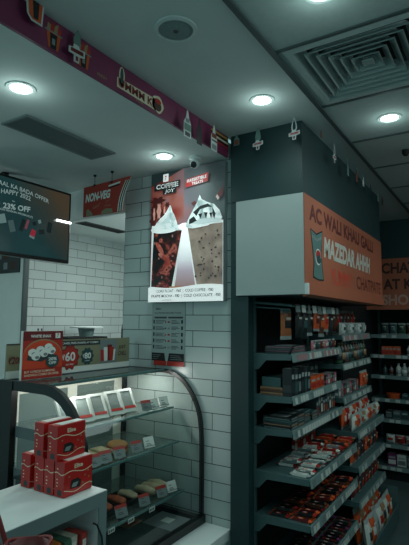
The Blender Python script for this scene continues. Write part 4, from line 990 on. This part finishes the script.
def B_bar(c, e, w=.032, l=.11, h=.014):
    """wrapped bar lying along X, crimped ends, a coloured band at the end"""
    def f():
        m = MB(col(c, C[c])); n = 6; prof_ = [(-l/2, w*.98, .002), (-l/2 + .010, w*.98, .003), (-l/2 + .016, w*.86, h), (l/2 - .016, w*.86, h), (l/2 - .010, w*.98, .003), (l/2, w*.98, .002)]
        for i in range(5):
            m.mat(col(e, C[e]) if i in (0, 4) or i == 3 else col(c, C[c]))
            (x0, w0, h0), (x1, w1, h1) = prof_[i], prof_[i + 1]
            zc_ = h / 2
            m.add([(x0, -w0/2, zc_ - h0/2), (x0, w0/2, zc_ - h0/2), (x0, w0/2, zc_ + h0/2), (x0, -w0/2, zc_ + h0/2), (x1, -w1/2, zc_ - h1/2), (x1, w1/2, zc_ - h1/2), (x1, w1/2, zc_ + h1/2), (x1, -w1/2, zc_ + h1/2)],
                  [(0, 4, 5, 1), (1, 5, 6, 2), (2, 6, 7, 3), (3, 7, 4, 0)] + ([(0, 1, 2, 3)] if i == 0 else []) + ([(4, 7, 6, 5)] if i == 4 else []))
        m.mat(col(e, C[e])).box(-l*.18, l*.08, -w*.25, w*.25, h, h + .0004); m.mat(col('white', C['white'])).box(-l*.14, l*.02, -w*.10, w*.10, h + .0004, h + .0008)
        return m
    return f
def B_pouch(c, e, w=.11, h=.15, d=.035):
    """upright pillow pouch facing +X, crimped seams, label panel and emblem"""
    def f():
        m = MB(col(c, C[c])); nu, nv = 6, 9
        def S_(side):
            g = []
            for j in range(nv):
                v = j / (nv - 1); row = []
                for i in range(nu):
                    u = i / (nu - 1)
                    b_ = max(0, math.sin(math.pi * min(1, max(0, (v - .06) / .88)))) ** .6 * max(0, math.sin(math.pi * u)) ** .5
                    ww = w * (1 - .06 * math.sin(math.pi * v))
                    row.append((side * (.0012 + d / 2 * b_), (u - .5) * ww, v * h))
                g.append(row)
            return g
        for side in (1, -1):
            g = S_(side)
            for j in range(nv - 1):
                v = j / (nv - 1)
                for i in range(nu - 1):
                    m.mat(col(e, C[e]) if (.25 < v < .62 and side == 1 and 0 < i < nu - 2) else (col('silver', C['silver']) if j in (0, nv - 2) and c != 'black' else col(c, C[c])))
                    q = [g[j][i], g[j][i + 1], g[j + 1][i + 1], g[j + 1][i]]
                    if side < 0: q.reverse()
                    m.poly(q)
        m.mat(col('white', C['white'])).box(d * .52, d * .52 + .0006, -w * .2, w * .2, h * .66, h * .73)
        return m
    return f
def B_box(c, e, w=.06, d=.09, h=.12):
    """carton facing +X with a panel, a stripe and a pale title block"""
    def f():
        m = MB(col(c, C[c])).box(-d, 0, -w/2, w/2, 0, h)
        m.mat(col(e, C[e])).box(0, .0006, -w * .42, w * .42, h * .12, h * .5); m.box(-d * .95, -d * .05, -w/2 - .0006, -w/2, h * .15, h * .4)
        m.mat(col('silver', C['silver'])).box(0, .0006, -w * .35, w * .35, h * .62, h * .78); m.box(-d * .8, -d * .2, -w * .3, w * .3, h, h + .0006)
        return m
    return f
def B_bottle(c, e, r=.026, h=.15):
    def f():
        m = MB(col(c, C[c], .15)); m.sm = True
        m.lathe([(r * .9, 0), (r, .006), (r, h * .60), (r * .86, h * .68), (r * .42, h * .80), (r * .40, h * .86)], 14)
        m.mat(col(e, C[e])); m.lathe([(r * 1.02, h * .16), (r * 1.02, h * .50)], 14); m.lathe([(r * .46, h * .86), (r * .46, h), (.001, h)], 14); return m
    return f
def B_tub(c, e, r=.045, h=.06):
    def f():
        m = MB(col(c, C[c], .25)); m.lathe([(r * .85, 0), (r, h * .8)], 16); m.mat(col(e, C[e])); m.lathe([(r * 1.06, h * .8), (r * 1.06, h * .95), (r * .9, h), (.001, h)], 16); return m
    return f
rnd = random.Random(11)
N1, N2 = 'near bay', 'second bay'
SHN = ['top', 'second', 'third', 'fourth', 'fifth', 'sixth']

# near bay, top shelf: flat pouches at the near end, pouches hanging from the rail
for k in range(4):
    good('slab', 'mag%d' % (k % 2), B_box('char' if k % 2 else 'black', 'pink' if k % 2 else 'grey', .22, .15, .009), 'flat_packet', (-.965 + .004 * k, 2.475 - .006 * k, 1.3805 + k * .0105), (0, 0, R(2 * k - 3)), '%s flat packet from the bottom of the low stack on the top shelf' % ORD[k], 'packet', 'flat packets on the top shelf of the near bay')
hang_list = [(2.425, 'amber', 'black', .125, .165, .035), (2.53, 'black', 'char', .075, .155, .03), (2.62, 'black', 'teal', .075, .165, .03), (2.71, 'char', 'black', .07, .15, .03), (2.83, 'orange', 'maroon', .08, .125, .03), (2.92, 'brown', 'orange', .08, .16, .03), (3.01, 'orange', 'red', .08, .13, .03), (3.10, 'black', 'char', .075, .16, .03)]
for k, (y, c, e, w_, h_, d_) in enumerate(hang_list):
    good('hpouch', k, B_pouch(c, e, w_, h_, d_), 'hanging_pouch', (-1.015 if k == 0 else -.985, y, 1.622 - h_ - .004), (0, 0, R(-6)), '%s pouch from the pillar hanging over the top near-bay shelf, %s coloured' % (ORD[k], {'char': 'charcoal', 'black': 'black', 'amber': 'amber', 'orange': 'orange', 'brown': 'brown'}[c]), 'pouch', 'pouches hanging over the top shelf')
for k in range(9):
    y = 2.42 + k * .088
    o = good('railtag', k % 2, (lambda kk=k: MB(M_ticket if kk % 2 else M_lip).box(0, .0012, -.026, .026, -.03, .012)), 'rail_ticket', (-.9435, y, 1.632), (0, R(-6), R(rnd.uniform(-20, 10))), '%s small price ticket from the pillar on the hanging rail' % ORD[k], 'price ticket', 'price tickets on the hanging rail')
for k in range(6):
    y = 2.70 + k * .08
    good('lowpack', k % 3, B_pouch(('pink', 'char', 'maroon')[k % 3], ('white', 'teal', 'tan')[k % 3], .07, .062, .03), 'sweet_pouch', (-.965, y, 1.3805), (0, 0, R(rnd.uniform(-8, 8))), '%s small %s pouch from the left standing on the top near-bay shelf' % (ORD[k], ('pink', 'charcoal', 'maroon')[k % 3]), 'pouch', 'small pouches on the top shelf')

# second shelf
z = 1.1605
for k in range(3): good('flatc', k % 2, B_box('brown' if k % 2 else 'tan', 'brown', .22, .13, .013), 'flat_carton', (-1.012, 2.475, z + k * .014), (0, 0, 0), '%s flat brown carton from the bottom beside the pillar, second shelf' % ORD[k], 'carton', 'flat cartons on the second shelf')
good('tealbox', 0, B_box('teal', 'teal', .27, .11, .05), 'wide_carton', (-1.022, 2.50, z + .0425), (0, 0, 0), 'wide teal carton lying on the flat brown cartons of the second shelf', 'carton')
for k in range(6): good('stand', k % 3, B_box(('black', 'char', 'black')[k % 3], ('char', 'teal', 'grey')[k % 3], .044, .05, .145 - .004 * (k % 3)), 'slim_carton', (-.955, 2.372 + k * .0475, z), (0, 0, 0), '%s slim dark carton from the pillar standing on the second near-bay shelf' % ORD[k], 'carton', 'slim dark cartons on the second shelf')
for k in range(3): good('ora', 0, B_box('orange', 'red', .075, .09, .072), 'orange_carton', (-.962, 2.705 + k * .079, z), (0, 0, R(rnd.uniform(-4, 4))), '%s orange carton from the left on the second near-bay shelf' % ORD[k], 'carton', 'orange cartons on the second shelf')
for k in range(5): good('pnk', k % 3, B_box(('char', 'pink', 'grey')[k % 3], ('pink', 'white', 'red')[k % 3], .036, .07, .06), 'small_carton', (-.962, 2.945 + k * .045, z), (0, 0, 0), '%s little %s carton at the far end of the second near-bay shelf' % (ORD[k], ('charcoal', 'pink', 'grey')[k % 3]), 'carton', 'little cartons on the second shelf')
for k in range(6): good('backd', k % 2, B_box('char' if k % 2 else 'black', 'teal', .07, .05, .13), 'dark_carton', (-1.08, 2.70 + k * .078, z), (0, 0, 0), '%s dark carton in the back row of the second near-bay shelf' % ORD[k], 'carton', 'dark cartons in the back row of the second shelf')
# third shelf: flat dark packs stacked, then upright ones
z = .9905
for c_ in range(4):
    for k in range(4 - (c_ == 3)):
        good('dkslab', (c_ + k) % 3, B_box(('black', 'char', 'teal')[(c_ + k) % 3], ('grey', 'tan', 'char')[(c_ + k) % 3], .10, .16, .014), 'flat_packet', (-.962 - .004 * ((k * 3 + c_) % 3), 2.405 + c_ * .104, z + k * .0155), (0, 0, R(rnd.uniform(-2, 2))), '%s dark flat packet from the bottom of the %s stack, third near-bay shelf' % (ORD[k], ORD[c_]), 'packet', 'dark flat packets on the third shelf')
for k in range(9): good('upr', k % 4, B_box(('char', 'grey', 'brown', 'teal')[k % 4], ('red', 'char', 'white', 'tan')[k % 4], .035, .08, .10 + .012 * (k % 3)), 'upright_packet', (-.975, 2.80 + k * .041, z), (0, 0, 0), '%s upright packet from the left on the third near-bay shelf' % ORD[k], 'packet', 'upright packets on the third shelf')
# fourth to sixth shelves: heaps of wrapped bars, laid in rows
def bars(level, z, ylist, xs, layers, pick, word, nm='wrapped_bar'):
    n = 0
    for la in range(layers):
        for r_, x in enumerate(xs):
            for k, y in enumerate(ylist):
                q = pick(k, r_, la, y)
                if q is None: continue
                c, e = q
                good('bar', (c, e), B_bar(c, e), nm, (x + rnd.uniform(-.004, .004) + .012 * la, y + rnd.uniform(-.002, .002), z + la * .0175 + .001), (0, R(-3 if la else 0), R(rnd.uniform(-6, 6) if la == 0 else rnd.uniform(-14, 14))),
                     '%s wrapped bar from the pillar, %s row, %s layer, %s of the near bay' % (ORD[k], ('front', 'second', 'back')[r_], ('bottom', 'upper', 'top')[la], word), 'chocolate bar', 'wrapped bars on the ' + word)
ys = [2.375 + .042 * k for k in range(19)]
def pick4(k, r_, la, y):
    if y < 2.47 and (la > 0 or r_ > 0): return None
    if la == 2 and (k % 2 or y < 2.6): return None
    if y < 2.78: return (('white', 'silver'), ('silver', 'char'), ('white', 'red'), ('grey', 'white'))[(k * 3 + la + r_) % 4]
    if y < 2.95: return (('red', 'white'), ('white', 'red'), ('silver', 'red'))[(k + la + r_) % 3]
    return (('orange', 'red'), ('char', 'orange'), ('red', 'tan'))[(k + la) % 3]
bars(4, .7655, ys, (-.925, -1.045), 3, pick4, 'fourth shelf')
def pick5(k, r_, la, y):
    if la == 1 and (k % 3 == 0): return None
    return (('maroon', 'orange'), ('black', 'brown'), ('brown', 'orange'), ('black', 'red'), ('brown', 'black'))[(k * 2 + la + r_ * 3) % 5]
bars(5, .5455, ys, (-.92, -1.04), 2, pick5, 'fifth shelf')
def pick6(k, r_, la, y): return (('black', 'maroon'), ('char', 'brown'), ('maroon', 'black'), ('black', 'purple'))[(k + la * 2 + r_) % 4]
bars(6, .2925, ys, (-.92, -1.04), 1, pick6, 'sixth shelf')
for k in range(8): good('leanr', k % 3, B_box(('red', 'orange', 'char')[k % 3], ('white', 'red', 'red')[k % 3], .045, .02, .085), 'upright_packet', (-1.12, 2.82 + k * .047, .7655), (0, 0, 0), '%s upright packet at the back of the fourth near-bay shelf' % ORD[k], 'packet', 'upright packets at the back of the fourth shelf')

# second bay
def row(kind, n, y0, step, x, z, spec, nm, cat, word, tilt=0):
    for k in range(n):
        b_, key, cw_ = spec(k)
        good(kind, key, b_, nm, (x, y0 + k * step, z), (0, R(tilt), R(rnd.uniform(-7, 7))), '%s %s %s' % (ORD[k], cw_, word), cat, (nm.replace('_', ' ') + 's ' + word))
def sp(fn, pal, **kw): return lambda k: (fn(pal[k % len(pal)][0], pal[k % len(pal)][1], **kw), (fn.__name__, pal[k % len(pal)], tuple(sorted(kw.items()))), {'char': 'charcoal'}.get(pal[k % len(pal)][0], pal[k % len(pal)][0]) + ' ' + pal[k % len(pal)][2])
row('t0f', 10, 3.245, .072, -.96, 1.4625, sp(B_pouch, [('silver', 'white', 'pouch'), ('white', 'char', 'pouch'), ('grey', 'silver', 'pouch')], w=.062, h=.085, d=.03), 'sweet_pouch', 'pouch', 'in the front row, top shelf of the second bay')
row('t0b', 8, 3.26, .09, -1.05, 1.4625, sp(B_pouch, [('char', 'grey', 'pouch'), ('maroon', 'brown', 'pouch'), ('brown', 'red', 'pouch'), ('red', 'maroon', 'pouch')], w=.08, h=.175, d=.035), 'tall_pouch', 'pouch', 'in the back row of the top shelf of the second bay')
row('t1', 10, 3.24, .073, -.975, 1.2685, sp(B_bottle, [('green', 'char', 'bottle'), ('black', 'tan', 'bottle'), ('brown', 'grey', 'bottle'), ('char', 'teal', 'bottle')], r=.028, h=.145), 'bottle', 'bottle', 'on the second shelf of the second bay')
row('t2', 8, 3.24, .066, -.97, 1.0455, sp(B_box, [('grey', 'white', 'carton'), ('pink', 'grey', 'carton'), ('char', 'red', 'carton')], w=.055, d=.07, h=.075), 'small_carton', 'carton', 'on the third shelf of the second bay')
row('t2o', 2, 3.80, .09, -.965, 1.0455, sp(B_pouch, [('orange', 'red', 'pouch'), ('orange', 'tan', 'pouch')], w=.085, h=.13, d=.04), 'orange_pouch', 'pouch', 'at the far end of the third shelf of the second bay')
row('t3f', 9, 3.245, .082, -.885, .8325, sp(B_pouch, [('white', 'orange', 'pouch'), ('orange', 'red', 'pouch'), ('silver', 'red', 'pouch'), ('tan', 'white', 'pouch')], w=.075, h=.11, d=.045), 'snack_pouch', 'pouch', 'in the front row of the fourth shelf of the second bay')
row('t3b', 8, 3.26, .088, -.96, .8325, sp(B_pouch, [('orange', 'white', 'pouch'), ('red', 'white', 'pouch'), ('white', 'red', 'pouch')], w=.08, h=.15, d=.05), 'tall_pouch', 'pouch', 'in the back row of the fourth shelf of the second bay')
row('t4', 8, 3.25, .09, -.90, .6125, sp(B_pouch, [('orange', 'maroon', 'pouch'), ('brown', 'orange', 'pouch'), ('char', 'black', 'pouch'), ('maroon', 'orange', 'pouch')], w=.08, h=.13, d=.045), 'snack_pouch', 'pouch', 'on the fifth shelf of the second bay')
row('t5', 8, 3.25, .09, -.90, .3965, sp(B_pouch, [('maroon', 'red', 'pouch'), ('brown', 'orange', 'pouch'), ('char', 'red', 'pouch')], w=.08, h=.12, d=.045), 'snack_pouch', 'pouch', 'on the sixth shelf of the second bay')
row('b1', 7, 3.26, .104, -.80, .0855, sp(B_pouch, [('white', 'char', 'pouch'), ('orange', 'white', 'pouch'), ('silver', 'grey', 'pouch'), ('white', 'red', 'pouch'), ('tan', 'char', 'pouch')], w=.098, h=.20, d=.055), 'snack_pouch', 'pouch', 'in the front row of the floor bin of the second bay', -8)
row('b2', 6, 3.30, .112, -.875, .0855, sp(B_pouch, [('orange', 'white', 'pouch'), ('tan', 'orange', 'pouch'), ('orange', 'red', 'pouch')], w=.105, h=.245, d=.06), 'tall_pouch', 'pouch', 'in the back row of the floor bin of the second bay', -8)

# far shelves (these face the camera: turned a quarter)
def frow(kind, n, x0, step, y, z, spec, nm, cat, word):
    for k in range(n):
        b_, key, cw_ = spec(k)
        good(kind, key, b_, nm, (x0 + k * step, y, z), (0, 0, R(-90 + rnd.uniform(-5, 5))), '%s %s from the left %s' % (ORD[k], cw_, word), cat, (nm.replace('_', ' ') + 's ' + word))
frow('f0', 12, -1.06, .082, 5.17, 1.4255, sp(B_pouch, [('char', 'teal', 'pouch'), ('teal', 'grey', 'pouch'), ('green', 'char', 'pouch'), ('maroon', 'brown', 'pouch'), ('teal', 'char', 'pouch')], w=.075, h=.12, d=.04), 'snack_pouch', 'pouch', 'on the top far shelf under the orange sign')
frow('f1a', 5, -1.075, .037, 5.13, 1.2225, sp(B_box, [('orange', 'red', 'carton')], w=.034, d=.05, h=.085), 'orange_carton', 'carton', 'in the orange block on the second far shelf')
frow('f1b', 9, -.83, .058, 5.14, 1.2225, sp(B_bottle, [('white', 'grey', 'bottle'), ('silver', 'maroon', 'bottle'), ('grey', 'teal', 'bottle')], r=.022, h=.10), 'bottle', 'bottle', 'on the second far shelf')
frow('f2a', 2, -1.065, .06, 5.14, 1.0155, sp(B_bottle, [('teal', 'char', 'bottle'), ('grey', 'maroon', 'bottle')], r=.022, h=.10), 'small_bottle', 'bottle', 'at the left end of the third far shelf')
frow('f2b', 4, -.935, .056, 5.14, 1.0155, sp(B_bottle, [('white', 'silver', 'bottle'), ('silver', 'white', 'bottle')], r=.027, h=.125), 'white_bottle', 'bottle', 'on the third far shelf')
frow('f2c', 6, -.70, .06, 5.14, 1.0155, sp(B_bottle, [('pink', 'red', 'bottle'), ('silver', 'char', 'bottle')], r=.022, h=.12), 'bottle', 'bottle', 'right of the white bottles on the third far shelf')
frow('f3a', 1, -1.0, .1, 5.17, .7855, sp(B_tub, [('orange', 'orange', 'tub')], r=.065, h=.05), 'orange_tub', 'tub', 'at the left of the fourth far shelf')
frow('f3b', 3, -.885, .06, 5.15, .7855, sp(B_box, [('teal', 'char', 'carton'), ('char', 'grey', 'carton')], w=.055, d=.08, h=.05), 'low_carton', 'carton', 'in the middle of the fourth far shelf')
frow('f3c', 6, -.70, .085, 5.15, .7855, sp(B_tub, [('red', 'white', 'tub'), ('teal', 'white', 'tub')], r=.036, h=.105), 'red_tub', 'tub', 'at the right of the fourth far shelf')
frow('f4', 12, -1.04, .075, 5.13, .5905, sp(B_box, [('char', 'grey', 'carton'), ('grey', 'teal', 'carton'), ('teal', 'char', 'carton')], w=.068, d=.09, h=.075), 'carton', 'carton', 'on the fifth far shelf')
frow('f5', 10, -1.03, .09, 5.13, .3455, sp(B_pouch, [('white', 'red', 'pouch'), ('red', 'maroon', 'pouch'), ('silver', 'tan', 'pouch'), ('white', 'grey', 'pouch')], w=.085, h=.09, d=.05), 'snack_pouch', 'pouch', 'on the sixth far shelf')
frow('f6', 10, -1.02, .09, 5.11, .1355, sp(B_box, [('purple', 'white', 'carton'), ('white', 'grey', 'carton'), ('teal', 'grey', 'carton'), ('grey', 'teal', 'carton')], w=.082, d=.10, h=.11), 'carton', 'carton', 'on the lowest far shelf')

# ------------------------------------------------------------------ camera, world, colour
cam = bpy.data.cameras.new('camera'); co = bpy.data.objects.new('camera', cam); COL.objects.link(co)
f_px = 470.04; cam.sensor_fit = 'VERTICAL'; cam.sensor_height = 24.0; cam.lens = 24.0 * f_px / 545.0; cam.clip_start = 0.05
co.location = (0, 0, 1.55)
M = Matrix.Rotation(R(32.515), 3, 'Z') @ Matrix.Rotation(R(90 + 5.9115), 3, 'X') @ Matrix.Rotation(R(ROLL := 0.44), 3, 'Z')
co.rotation_euler = M.to_euler()
SC.camera = co
wd = bpy.data.worlds.new('world'); SC.world = wd; wd.use_nodes = True
bg = wd.node_tree.nodes['Background']; bg.inputs['Color'].default_value = (0.42, 0.80, 0.82, 1); bg.inputs['Strength'].default_value = 0.52
SC.view_settings.view_transform = 'Standard'; SC.view_settings.look = 'None'; SC.view_settings.exposure = 0.0; SC.view_settings.gamma = 1.0
SC.cycles.max_bounces = 8; SC.cycles.transparent_max_bounces = 16; SC.cycles.use_denoising = True; SC.cycles.caustics_reflective = False; SC.cycles.caustics_refractive = False; SC.cycles.sample_clamp_indirect = 4.0
